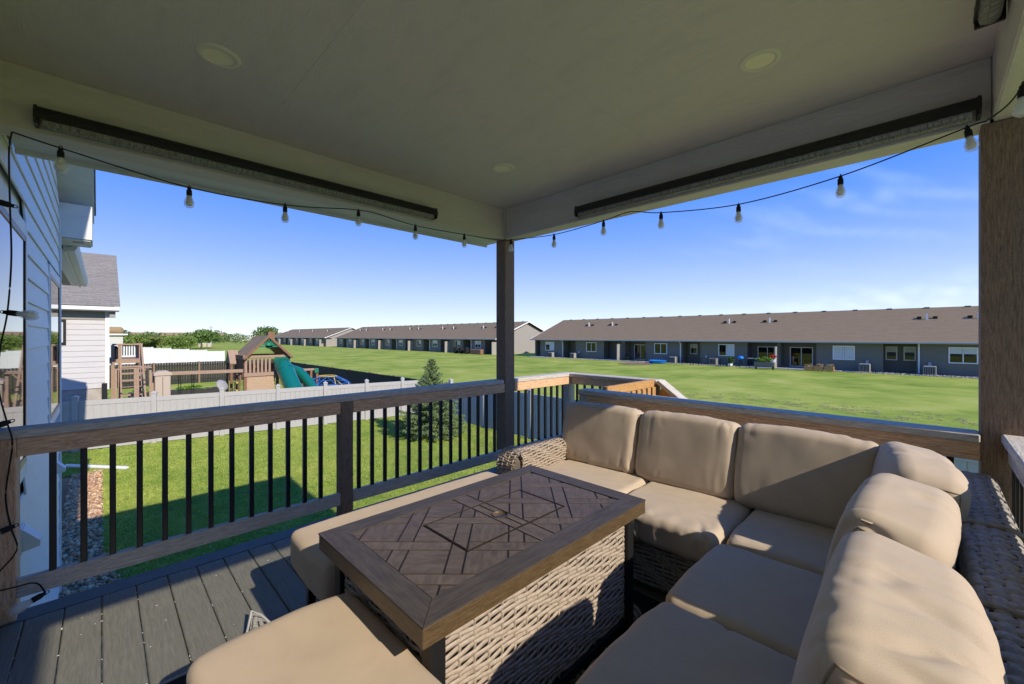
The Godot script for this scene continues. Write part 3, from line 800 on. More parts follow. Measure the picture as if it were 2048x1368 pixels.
	var backm := func(label: String, c: Vector3, yaw: float, lean: float, sz: Vector3, sd: int, f: float, roll := 0.0) -> void:
		var b := Basis(Vector3.UP, yaw) * Basis(X, -lean) * Basis(Z, roll)
		var o := part(self, "back_cushion", cushion_mesh(sz, 0.055, 0.18, f, sd, Vector3(8, 2.0, 2.0), 50, 0.3, 0.13 if absf(absf(yaw) - PI) < 0.3 else 0.06), m.fabric, c, b)
		meta(o, label, "cushion", "tan back cushions on the wicker sofa")
		# stitched seam round each end panel
		for ring in rim:
			var st := S()
			tube(st, ring.map(func(v): return c + b * v), 0.003, 5, false)
			part(o, "seam", done(st), m.seam)
	var wy := -PI * 0.5
	backm.call("tan back cushion beside the pale wicker arm", Vector3(2.63, 0.638, -1.705), wy, 0.20, Vector3(0.63, 0.46, 0.19), 21, 0.009, 0.02)
	backm.call("tan back cushion with a small stain, second from the wicker arm", Vector3(2.64, 0.638, -1.085), wy, 0.22, Vector3(0.62, 0.47, 0.19), 24, 0.009)
	backm.call("tan back cushion crossed by a diagonal shadow near the sofa corner", Vector3(2.64, 0.638, -0.475), wy, 0.24, Vector3(0.63, 0.47, 0.19), 27, 0.009, -0.02)
	backm.call("tan back cushion standing in the sofa corner below the thick post", Vector3(2.42, 0.66, -0.065), PI + 0.14, 0.20, Vector3(0.58, 0.46, 0.205), 31, 0.010)
	backm.call("tan back cushion with a visible end panel, second from the corner post", Vector3(1.775, 0.66, -0.090), PI - 0.05, 0.20, Vector3(0.58, 0.46, 0.215), 33, 0.010)
	backm.call("large wrinkled tan back cushion, third from the corner post", Vector3(1.155, 0.645, -0.075), PI + 0.03, 0.20, Vector3(0.60, 0.47, 0.225), 36, 0.010)
	backm.call("tan back cushion at the open end of the sofa by the house", Vector3(0.54, 0.63, -0.075), PI, 0.20, Vector3(0.59, 0.46, 0.19), 38, 0.010)

func ottoman(label: String, lo: Vector3, hi: Vector3, sd: int) -> void:
	var o := thing("ottoman_bench", label, "ottoman", Vector3((lo.x + hi.x) * 0.5, 0, (lo.z + hi.z) * 0.5), "long tan ottomans round the table")
	var lie := Basis(Vector3(1, 0, 0), Vector3(0, 0, -1), Vector3.UP)
	part(o, "cushion", cushion_mesh(Vector3(hi.x - lo.x, hi.z - lo.z, 0.17), 0.036, 0.04, 0.0015, sd, Vector3(4, 4, 4)), m.tanfabric, Vector3((lo.x + hi.x) * 0.5, 0.382, (lo.z + hi.z) * 0.5), lie)
	box(o, "frame", Vector3(lo.x + 0.05, 0.24, lo.z + 0.05), Vector3(hi.x - 0.05, 0.29, hi.z - 0.05), m.black)
	for x in [lo.x + 0.075, hi.x - 0.075]:
		for z in [lo.z + 0.075, hi.z - 0.075]:
			bar(o, "leg", Vector3(x, 0.0, z), Vector3(x, 0.245, z), 0.034, 0.034, m.black)

func fire_table() -> void:
	var X := Vector3(1, 0, 0); var Y := Vector3.UP; var Z := Vector3(0, 0, 1)
	var lo := Vector2(0.588, -1.650); var hi := Vector2(1.785, -0.922)
	var top := 0.62
	var t := thing("fire_table", "rectangular fire pit table with inlaid brown top and wicker sides", "table", Vector3(1.187, 0, -1.286))
	var sh := S()
	cbox(sh, Vector3(1.187, top - 0.034, -1.286), Vector3(1.192, 0.056, 0.723), 0.002)
	part(t, "apron", done(sh), m.tableedge)
	# four mitred border boards
	var bw := 0.088
	var c := [Vector2(lo.x, lo.y), Vector2(hi.x, lo.y), Vector2(hi.x, hi.y), Vector2(lo.x, hi.y)]
	var ci := [lo + Vector2(bw, bw), Vector2(hi.x - bw, lo.y + bw), hi - Vector2(bw, bw), Vector2(lo.x + bw, hi.y - bw)]
	for i in 4:
		var j := (i + 1) % 4
		var poly := PackedVector2Array([c[i], c[j], ci[j], ci[i]])
		var off := Geometry2D.offset_polygon(poly, -0.0009)
		# local frame with u along the board, so that the grain follows it
		var al: Vector2 = (c[j] - c[i]).normalized()
		var loc := PackedVector2Array()
		for p in off[0]: loc.append(Vector2((p - c[i]).dot(al), (p - c[i]).dot(Vector2(-al.y, al.x))))
		var bs := Basis(Vector3(al.x, 0, al.y), Y, Vector3(al.x, 0, al.y).cross(Y))
		var fix := S()
		var loc2 := PackedVector2Array()
		for p in loc: loc2.append(Vector2(p.x, -p.y))
		prism(fix, loc2, Vector3.ZERO, X, Vector3(0, 0, -1), 0.006, Vector2(i * 0.7, i * 0.3))
		part(t, "border_board", done(fix), m.tabletop, Vector3(c[i].x, top - 0.006, c[i].y), bs)
	# inlay: two sets of diagonal bands plaited over square fields, cut by the border and the burner lid
	var base := S()
	cbox(base, Vector3(1.187, top - 0.009, -1.286), Vector3(1.192 - 2 * bw + 0.004, 0.008, 0.723 - 2 * bw + 0.004), 0.001)
	part(t, "inlay_bed", done(base), m.groove)
	var rect := PackedVector2Array([ci[0], ci[1], ci[2], ci[3]])
	var lidlo := Vector2(0.915, -1.425); var lidhi := Vector2(1.46, -1.147)
	var lid := PackedVector2Array([lidlo, Vector2(lidhi.x, lidlo.y), lidhi, Vector2(lidlo.x, lidhi.y)])
	var ctr := Vector2(1.187, -1.286)
	var step := 0.205
	var bnd := 0.058
	var pieces := []
	var D := Vector2(1, 1).normalized(); var E := Vector2(-1, 1).normalized()
	var RECT := func(a0: float, a1: float, b0: float, b1: float) -> PackedVector2Array:
		return PackedVector2Array([ctr + D * a0 + E * b0, ctr + D * a1 + E * b0, ctr + D * a1 + E * b1, ctr + D * a0 + E * b1])
	for i in range(-5, 6):
		for j in range(-5, 6):
			var a0 := i * step + 0.05
			var b0 := j * step + 0.02
			pieces.append(RECT.call(a0 + bnd, a0 + step, b0 + bnd, b0 + step))
			if (i + j) % 2 == 0:
				pieces.append(RECT.call(a0, a0 + bnd, b0 - step + bnd, b0 + step))
			else:
				pieces.append(RECT.call(a0 - step + bnd, a0 + step, b0, b0 + bnd))
	var cross := PackedVector2Array([Vector2(1.155, -2), Vector2(1.235, -2), Vector2(1.235, 0), Vector2(1.155, 0)])
	var hole := PackedVector2Array()
	for k in 24: hole.append(ctr + Vector2(0.012, 0) + Vector2(cos(TAU * k / 24), sin(TAU * k / 24)) * 0.032)
	var put := func(poly: PackedVector2Array, y: float, along: Vector2, v: int, called: String) -> void:
		for q in Geometry2D.offset_polygon(poly, -0.0036):
			if Geometry2D.is_polygon_clockwise(q) or q.size() < 3: continue
			var area := 0.0
			for k in q.size(): area += q[k].cross(q[(k + 1) % q.size()])
			if absf(area) < 0.0004: continue
			var st := S()
			var side := along.orthogonal()
			var loc := PackedVector2Array()
			for p in q: loc.append(Vector2(p.dot(along), p.dot(side)))
			prism(st, loc, Vector3.ZERO, X, Vector3(0, 0, -1), 0.0022, Vector2(v * 0.37, v * 0.71))
			# loc lies in (along, side); turn it into the table
			part(t, called, done(st), m.tops[v % 3], Vector3(0, y, 0), Basis(Vector3(along.x, 0, along.y), Y, Vector3(-side.x, 0, -side.y)))
	var lid_in := Geometry2D.offset_polygon(lid, -0.003)[0]
	var lid_out := Geometry2D.offset_polygon(lid, 0.003)[0]
	var v := 0
	for pc in pieces:
		for q in Geometry2D.intersect_polygons(pc, rect):
			var rest: Array = Geometry2D.clip_polygons(q, cross)
			for w in rest:
				for z in Geometry2D.clip_polygons(w, lid_out):
					put.call(z, top - 0.005, D if v % 2 == 0 else E, v, "inlay_panel")
				for z in Geometry2D.intersect_polygons(w, lid_in):
					put.call(z, top - 0.0042, D if v % 2 == 0 else E, v, "lid_panel")
			v += 1
	for q in Geometry2D.intersect_polygons(cross, rect):
		for z in Geometry2D.clip_polygons(q, lid_out): put.call(z, top - 0.005, Vector2(0, 1), 1, "inlay_panel")
		for z in Geometry2D.intersect_polygons(q, lid_in):
			# cut round the finger hole, in two halves so that no piece has a hole
			var half := PackedVector2Array([Vector2(ctr.x + 0.012, -3), Vector2(3, -3), Vector2(3, 1), Vector2(ctr.x + 0.012, 1)])
			for h in [Geometry2D.intersect_polygons(z, half), Geometry2D.clip_polygons(z, half)]:
				for w in h:
					for y in Geometry2D.clip_polygons(w, hole): put.call(y, top - 0.0042, Vector2(0, 1), 2, "lid_panel")
	# metal inlay line round the lid and the cup in the finger hole
	var ln := S()
	for k in 4:
		var a := lid[k]; var b := lid[(k + 1) % 4]
		var mid := (a + b) * 0.5
		cbox(ln, Vector3(mid.x, top - 0.004, mid.y), Vector3(absf(b.x - a.x) + 0.003, 0.005, absf(b.y - a.y) + 0.003), 0.0008)
	part(t, "lid_edge", done(ln), m.groove)
	var cup := S()
	lathe(cup, [Vector2(0.031, 0.0), Vector2(0.031, -0.004), Vector2(0.0, -0.0045)], 24, Vector3(ctr.x + 0.012, top - 0.0005, ctr.y))
	part(t, "finger_hole", done(cup), m.tableedge)
	# legs, frame, wicker
	var l2 := lo + Vector2(0.075, 0.06); var h2 := hi - Vector2(0.075, 0.06)
	for x in [l2.x, h2.x]:
		for z in [l2.y, h2.y]:
			bar(t, "leg", Vector3(x, 0, z), Vector3(x, top - 0.062, z), 0.05, 0.05, m.tablemetal)
	for z in [l2.y, h2.y]: bar(t, "bottom_rail", Vector3(l2.x + 0.026, 0.075, z), Vector3(h2.x - 0.026, 0.075, z), 0.04, 0.03, m.tablemetal)
	for x in [l2.x, h2.x]: bar(t, "bottom_rail", Vector3(x, 0.075, l2.y + 0.026), Vector3(x, 0.075, h2.y - 0.026), 0.04, 0.03, m.tablemetal)
	box(t, "tank_box", Vector3(l2.x + 0.02, 0.09, l2.y + 0.02), Vector3(h2.x - 0.02, top - 0.065, h2.y - 0.02), m.wickercore)
	weave(t, "wicker_panel", m.wicker, flat(0.46), Vector3(l2.x + 0.03, 0.097, h2.y + 0.0), X, -Z, Y, h2.x - l2.x - 0.06, 0.0185, 0.058, 0.0155, 0.005, 0.005, 0.010, 0.25)
	weave(t, "wicker_panel", m.wicker, flat(0.46), Vector3(l2.x - 0.0, 0.097, l2.y + 0.03), Z, X, Y, h2.y - l2.y - 0.06, 0.0185, 0.058, 0.0155, 0.005, 0.005, 0.010, 0.25)
	var rs := S()
	tube(rs, range(13).map(func(i): return Vector3(0.640, 0.40 + 0.022 * cos(TAU * i / 12.0), -1.06 + 0.022 * sin(TAU * i / 12.0))), 0.0025, 6, false)
	part(t, "door_ring", done(rs), m.acmetal)

func rug() -> void:
	var st := S()
	st.set_smooth_group(0)
	var lo := Vector2(0.165, -2.12); var hi := Vector2(2.04, -0.70)
	var nx := 60; var nz := 50
	var P := func(i: int, j: int) -> Array:
		var x := lerpf(lo.x, hi.x, float(i) / nx)
		var z := lerpf(lo.y, hi.y, float(j) / nz)
		var y := 0.007
		# the edge has rucked up beside the bench
		var e := exp(-pow((x - 0.515) / 0.045, 2)) * exp(-pow((z - lo.y) / 0.12, 2))
		return [Vector3(x, y + 0.05 * e, z - 0.17 * e), Vector2(x * 1.1, z * 1.1)]
	for i in nx:
		for j in nz:
			var q := [P.call(i, j), P.call(i + 1, j), P.call(i + 1, j + 1), P.call(i, j + 1)]
			for k in [0, 1, 2, 0, 2, 3]:
				st.set_uv(q[k][1])
				st.add_vertex(q[k][0])
	var o := thing("outdoor_rug", "dark grey outdoor rug with pale leaf print under the table", "rug", Vector3(1.1, 0, -1.4))
	part(o, "field", done(st), m.rug)
	var s2 := S()
	tube(s2, range(nx + 1).map(func(i): return P.call(i, 0)[0] + Vector3(0, 0.001, 0)), 0.006, 6)
	tube(s2, range(nz + 1).map(func(j): return P.call(0, j)[0] + Vector3(0, 0.001, 0)), 0.006, 6)
	part(o, "binding", done(s2), m.plastgrey)

# ---------- buildings ----------
# lapped boards on a wall from a to b (seen from the side n points to)
func laps(st: SurfaceTool, a: Vector3, b: Vector3, y0: float, y1: float, lap: float, n: Vector3) -> void:
	st.set_smooth_group(-1)
	var y := y0
	var l := (b - a).length()
	var k := 0
	while y < y1 - 0.01:
		var t := minf(y + lap, y1)
		var p := [a + Vector3.UP * (y - a.y) + n * 0.014, b + Vector3.UP * (y - b.y) + n * 0.014, b + Vector3.UP * (t - b.y), a + Vector3.UP * (t - a.y)]
		var uo := k * 0.37
		for i in [0, 1, 2, 0, 2, 3]:
			st.set_uv(Vector2((l if i == 1 or i == 2 else 0.0) + uo, (lap if i > 1 else 0.0) + uo))
			st.add_vertex(p[i])
		quad(st, p[0], p[1], p[1] - n * 0.02, p[0] - n * 0.02, Vector3.DOWN)
		y = t
		k += 1

# roof slope in courses: eave line a-b, ridge line d-c
func courses(st: SurfaceTool, a: Vector3, b: Vector3, c: Vector3, d: Vector3, n_rows: int, lift: float) -> void:
	st.set_smooth_group(-1)
	var nrm := (b - a).cross(d - a).normalized()
	if nrm.y < 0: nrm = -nrm
	var l := (b - a).length()
	var h := (d - a).length()
	for i in n_rows:
		var t0 := float(i) / n_rows
		var t1 := float(i + 1) / n_rows
		var p := [a.lerp(d, t0) + nrm * lift, b.lerp(c, t0) + nrm * lift, b.lerp(c, t1), a.lerp(d, t1)]
		for k in [0, 1, 2, 0, 2, 3]:
			st.set_uv(Vector2((l if k == 1 or k == 2 else 0.0) + i * 1.7, h * (t1 if k > 1 else t0) + i * 0.03))
			st.add_vertex(p[k])
		quad(st, p[0], p[1], p[1] - nrm * lift * 1.5, p[0] - nrm * lift * 1.5, a - d)

# window: frame mesh with panes under it. c centre on the wall, n outward, r along the wall
func window(parent: Node, c: Vector3, n: Vector3, w: float, h: float, frame: Material, kinds: Array, fw := 0.055, called := "window", pz := 1.0) -> MeshInstance3D:
	var r := n.cross(Vector3.UP) * -1.0
	var bs := Basis(r, Vector3.UP, r.cross(Vector3.UP))
	var st := S()
	for sx in [-1.0, 1.0]:
		cbox(st, Vector3(sx * (w - fw) * 0.5, 0, 0.02 * pz), Vector3(fw, h, 0.05 * pz), 0.003)
		cbox(st, Vector3(0, sx * (h - fw) * 0.5, 0.02 * pz), Vector3(w - 2 * fw - 0.002, fw, 0.048 * pz), 0.003)
	for k in range(1, kinds.size()):
		cbox(st, Vector3(-w * 0.5 + w * k / kinds.size(), 0, 0.018), Vector3(fw * 0.8, h - 2 * fw - 0.002, 0.042), 0.004)
	if bs.z.dot(n) < 0: bs = Basis(-r, Vector3.UP, n)
	var o := part(parent, called, done(st), frame, c, bs)
	for k in kinds.size():
		var pw := w / kinds.size() - fw
		var x := -w * 0.5 + w * (k + 0.5) / kinds.size()
		var s2 := S()
		cbox(s2, Vector3(x, 0, 0.008), Vector3(pw + 0.02, h - 1.4 * fw, 0.008), 0.001)
		part(o, "pane", done(s2), m.glass, c, bs)
		if kinds[k] > 0.0:
			var s3 := S()
			var bh: float = (h - 1.6 * fw) * kinds[k]
			cbox(s3, Vector3(x, (h - 1.6 * fw - bh) * 0.5, 0.0145), Vector3(pw - 0.02, bh, 0.003), 0.0005)
			part(o, "blind", done(s3), m.blind, c, bs)
	return o

func house() -> void:
	var X := Vector3(1, 0, 0); var Y := Vector3.UP
	var h := thing("house", "pale grey lap sided house wall beside the porch", "house", Vector3(-0.4, G, -5.0))
	var xw := -0.372
	box(h, "wall_core", Vector3(-9, G - 0.1, -7.34), Vector3(xw - 0.02, 3.2, 5.0), m.siding)
	# lap boards, each its own piece, between openings
	var wins := [[-4.19, -2.98, 0.55, 2.03], [-7.24, -6.03, 0.55, 1.98]]
	var lap := 0.163
	var y := G + 0.25
	var row := 0
	while y < 4.6:
		var zn := -7.34 if y < 2.9 else -7.34 + (y - 2.9) / 0.5
		var spans := [[zn, 0.5]]
		for w in wins:
			if y + lap > w[2] - 0.09 and y < w[3] + 0.09:
				var nx := []
				for s in spans:
					if w[1] + 0.09 < s[0] or w[0] - 0.09 > s[1]: nx.append(s); continue
					if s[0] < w[0] - 0.09: nx.append([s[0], w[0] - 0.09])
					if w[1] + 0.09 < s[1]: nx.append([w[1] + 0.09, s[1]])
				spans = nx
		for s in spans:
			var z0: float = s[0]
			while z0 < s[1] - 0.02:
				var z1 := minf(z0 + (2.35 if z0 > s[0] or row % 2 == 0 else 1.25), s[1])
				bar(h, "siding_board", Vector3(xw + 0.002, y + lap * 0.5 + 0.008, z0 + 0.001), Vector3(xw + 0.002, y + lap * 0.5 + 0.008, z1 - 0.001), lap + 0.018, 0.011, m.siding, (Vector3.UP + X * -0.075).normalized(), 0.002)
				z0 = z1
		y += lap
		row += 1
	bar(h, "corner_trim", Vector3(xw + 0.0, G + 0.2, -7.37), Vector3(xw, 2.9, -7.37), 0.10, 0.05, m.trimwhite, Vector3(0, 0, 1))
	box(h, "foundation", Vector3(-9, G - 0.1, -7.30), Vector3(xw - 0.005, G + 0.26, 5.0), m.concrete)
	for w in wins:
		var c := Vector3(xw + 0.002, (w[2] + w[3]) * 0.5, (w[0] + w[1]) * 0.5)
		var o := window(h, c, X, w[1] - w[0], w[3] - w[2], m.winblack, [0.0], 0.04, "window", 0.4)
		for e in [[w[0] - 0.045, w[2] - 0.09, w[3] + 0.09], [w[1] + 0.045, w[2] - 0.09, w[3] + 0.09]]:
			bar(o, "trim", Vector3(xw + 0.006, e[1], e[0]), Vector3(xw + 0.006, e[2], e[0]), 0.024, 0.088, m.siding, X)
		for yy in [w[2] - 0.045, w[3] + 0.045]:
			bar(o, "trim", Vector3(xw + 0.0055, yy, w[0]), Vector3(xw + 0.0055, yy, w[1]), 0.088, 0.023, m.siding)
	# white vent hoods
	for q in [Vector3(xw, 0.10, -4.02), Vector3(xw, -0.02, -6.55)]:
		var st := S()
		prism(st, PackedVector2Array([Vector2(0, -0.07), Vector2(0.085, -0.05), Vector2(0.085, -0.015), Vector2(0.015, 0.07), Vector2(0, 0.07)]), q + Vector3(0.01, 0, -0.06), X, Y, 0.12)
		part(h, "vent_hood", done(st), m.trimwhite)
		box(h, "vent_plate", q + Vector3(0.006, -0.08, -0.075), q + Vector3(0.02, 0.085, 0.075), m.trimwhite)
	# rake overhang of the gable and boxed return
	var rk := S()
	prism(rk, PackedVector2Array([Vector2(-7.95, 2.86), Vector2(-2.0, 5.85), Vector2(-2.0, 5.70), Vector2(-7.95, 2.71)]), Vector3(xw - 0.1, 0, 0), Vector3(0, 0, 1), Y, -0.40)
	var rks := part(h, "rake_soffit", done(rk), m.siding)
	rks.global_position = Vector3(0, 0.18, 0)
	box(h, "eave_return", Vector3(xw - 0.05, 2.58, -7.98), Vector3(-0.085, 3.0, -7.42), m.siding)
	box(h, "return_soffit", Vector3(xw - 0.05, 2.56, -7.96), Vector3(-0.10, 2.578, -7.44), m.trimwhite)
	box(h, "soffit_vent", Vector3(-0.26, 2.553, -7.62), Vector3(-0.16, 2.559, -7.55), m.acmetal)
	var dr := S()
	prism(dr, PackedVector2Array([Vector2(-8.05, 2.88), Vector2(-2.0, 5.92), Vector2(-2.0, 5.87), Vector2(-8.05, 2.83)]), Vector3(-9, 0.19, 0), Vector3(0, 0, 1), Y, -8.945)
	part(h, "roof", done(dr), m.roofgrey)
	var d2 := S()
	prism(d2, PackedVector2Array([Vector2(-2.0, 5.92), Vector2(5.6, 2.6), Vector2(5.6, 2.55), Vector2(-2.0, 5.87)]), Vector3(-9, 0.19, 0), Vector3(0, 0, 1), Y, -8.945)
	part(h, "roof", done(d2), m.roofgrey)
	var gb := S()
	prism(gb, PackedVector2Array([Vector2(-7.34, 3.1), Vector2(5.0, 3.1), Vector2(-2.0, 5.95)]), Vector3(xw - 0.04, 0, 0), Vector3(0, 0, 1), Y, 0.1)
	part(h, "gable_wall", done(gb), m.siding)
	# lower wing behind, with gutter and vented soffit
	box(h, "wing_wall", Vector3(-9, G - 0.1, -13.2), Vector3(-0.78, 2.6, -7.45), m.siding)
	box(h, "wing_soffit", Vector3(-0.80, 2.50, -13.5), Vector3(-0.36, 2.52, -8.0), m.trimwhite)
	for i in 34:
		box(h, "soffit_slot", Vector3(-0.60, 2.492, -13.4 + i * 0.16), Vector3(-0.48, 2.499, -13.32 + i * 0.16), m.acmetal, 0.001)
	box(h, "wing_fascia", Vector3(-0.36, 2.47, -13.5), Vector3(-0.335, 2.66, -8.0), m.trimwhite)
	var gt := S()
	prism(gt, PackedVector2Array([Vector2(0, 0), Vector2(0.08, 0), Vector2(0.105, 0.06), Vector2(0.115, 0.12), Vector2(0.10, 0.12), Vector2(0.09, 0.07), Vector2(0.0, 0.05)]), Vector3(-0.334, 2.50, -8.0), X, Y, -5.5)
	part(h, "gutter", done(gt), m.trimwhite)
	var wr := S()
	courses(wr, Vector3(-0.24, 2.64, -8.0), Vector3(-0.24, 2.64, -13.6), Vector3(-5, 4.4, -13.6), Vector3(-5, 4.4, -8.0), 24, 0.008)
	part(h, "wing_roof", done(wr), m.roofgrey)
	# drain pipe lying across the stones
	var dp := S()
	tube(dp, [Vector3(-0.62, G + 0.07, -15.0), Vector3(0.44, G + 0.05, -13.8)], 0.045, 10)
	var pipe := part(self, "drain_pipe", done(dp), m.vinylwhite)
	meta(pipe, "white drain pipe lying from the stones out onto the lawn", "pipe")

func neighbour_house() -> void:
	var Y := Vector3.UP
	var h := thing("neighbour_house", "white lap sided house with grey shingle roof behind the fence", "house", Vector3(-3, G, -19))
	var st := S()
	laps(st, Vector3(-8, -0.2, -17.7), Vector3(0.07, -0.2, -17.7), -0.2, 1.86, 0.161, Vector3(0, 0, 1))
	part(h, "siding", done(st), m.nsiding)
	box(h, "wall_core", Vector3(-8, -0.2, -26), Vector3(0.145, 2.3, -17.72), m.nsiding)
	box(h, "frieze", Vector3(-8, 1.86, -17.72), Vector3(0.07, 2.2, -17.68), m.slate2)
	box(h, "corner_trim", Vector3(0.072, -0.25, -17.74), Vector3(0.165, 2.2, -17.66), m.vinylwhite)
	box(h, "foundation", Vector3(-8, G - 0.1, -26), Vector3(0.06, -0.2, -17.715), m.concrete)
	var r := S()
	courses(r, Vector3(-8.4, 2.27, -17.32), Vector3(0.40, 2.27, -17.32), Vector3(0.40, 4.46, -21.97), Vector3(-8.4, 4.46, -21.97), 34, 0.012)
	courses(r, Vector3(0.40, 2.27, -26.6), Vector3(-8.4, 2.27, -26.6), Vector3(-8.4, 4.46, -21.97), Vector3(0.40, 4.46, -21.97), 8, 0.012)
	part(h, "roof", done(r), m.roofgrey)
	box(h, "gutter", Vector3(-8.4, 2.14, -17.44), Vector3(0.40, 2.255, -17.33), m.vinylwhite, 0.012)
	box(h, "soffit", Vector3(-8.4, 2.12, -17.70), Vector3(0.38, 2.138, -17.36), m.slate2)
	box(h, "rake_end", Vector3(0.17, 1.93, -17.66), Vector3(0.30, 2.12, -17.5), m.slate2)
	window(h, Vector3(-1.15, 1.49, -17.68), Vector3(0, 0, 1), 0.83, 0.72, m.winblack, [1.0], 0.06)
	box(h, "meter_box", Vector3(0.0, -0.6, -17.62), Vector3(0.12, -0.05, -17.5), m.winblack)
	var dk := thing("neighbour_deck", "raised wood deck with stairs beside the white neighbouring house", "deck", Vector3(0.7, G, -20))
	box(dk, "platform", Vector3(0.17, 0.42, -22), Vector3(1.0, 0.56, -19.9), m.palewood)
	for x in [0.27, 0.45, 0.99]:
		bar(dk, "post", Vector3(x, G, -19.95), Vector3(x, 1.06, -19.95), 0.09, 0.09, m.palewood)
	bar(dk, "post", Vector3(0.99, G, -21.9), Vector3(0.99, 1.06, -21.9), 0.09, 0.09, m.palewood)
	bar(dk, "top_rail", Vector3(0.25, 1.08, -19.95), Vector3(1.03, 1.08, -19.95), 0.05, 0.12, m.palewood)
	bar(dk, "top_rail", Vector3(0.99, 1.08, -21.9), Vector3(0.99, 1.08, -19.97), 0.05, 0.12, m.palewood)
	for i in 7: bar(dk, "baluster", Vector3(0.50 + i * 0.075, 0.62, -21.9), Vector3(0.50 + i * 0.075, 1.05, -21.9), 0.03, 0.03, m.blackmatt)
	box(dk, "grill_cover", Vector3(0.24, 0.57, -20.6), Vector3(0.42, 1.02, -20.1), m.blackmatt, 0.05)
	for i in 9:
		bar(dk, "stair_tread", Vector3(0.47, 0.30 - i * 0.22, -19.75 + i * 0.24), Vector3(0.97, 0.30 - i * 0.22, -19.75 + i * 0.24), 0.05, 0.26, m.palewood)
	for x in [0.46, 0.98]:
		bar(dk, "stringer", Vector3(x, 0.42, -19.9), Vector3(x, G + 0.1, -17.6), 0.22, 0.045, m.palewood)
	bar(dk, "hand_rail", Vector3(1.01, 1.06, -19.9), Vector3(1.01, -0.75, -17.75), 0.09, 0.05, m.palewood)
	var a := thing("timber_trellis", "pale timber frame of posts standing before the deck stairs", "trellis", Vector3(0.7, G, -17.4))
	for p in [[0.30, -17.35], [0.74, -17.4], [0.80, -17.4], [1.10, -17.5]]:
		bar(a, "post", Vector3(p[0], G, p[1]), Vector3(p[0], 0.36, p[1]), 0.06, 0.06, m.palewood)
	bar(a, "cross_bar", Vector3(0.26, 0.36, -17.4), Vector3(1.13, 0.375, -17.4), 0.035, 0.06, m.palewood)
	bar(a, "cross_bar", Vector3(0.50, 0.40, -17.7), Vector3(1.13, 0.40, -17.7), 0.035, 0.06, m.palewood)
	bar(a, "brace", Vector3(0.82, 0.12, -17.4), Vector3(0.99, 0.34, -17.4), 0.03, 0.03, m.palewood)

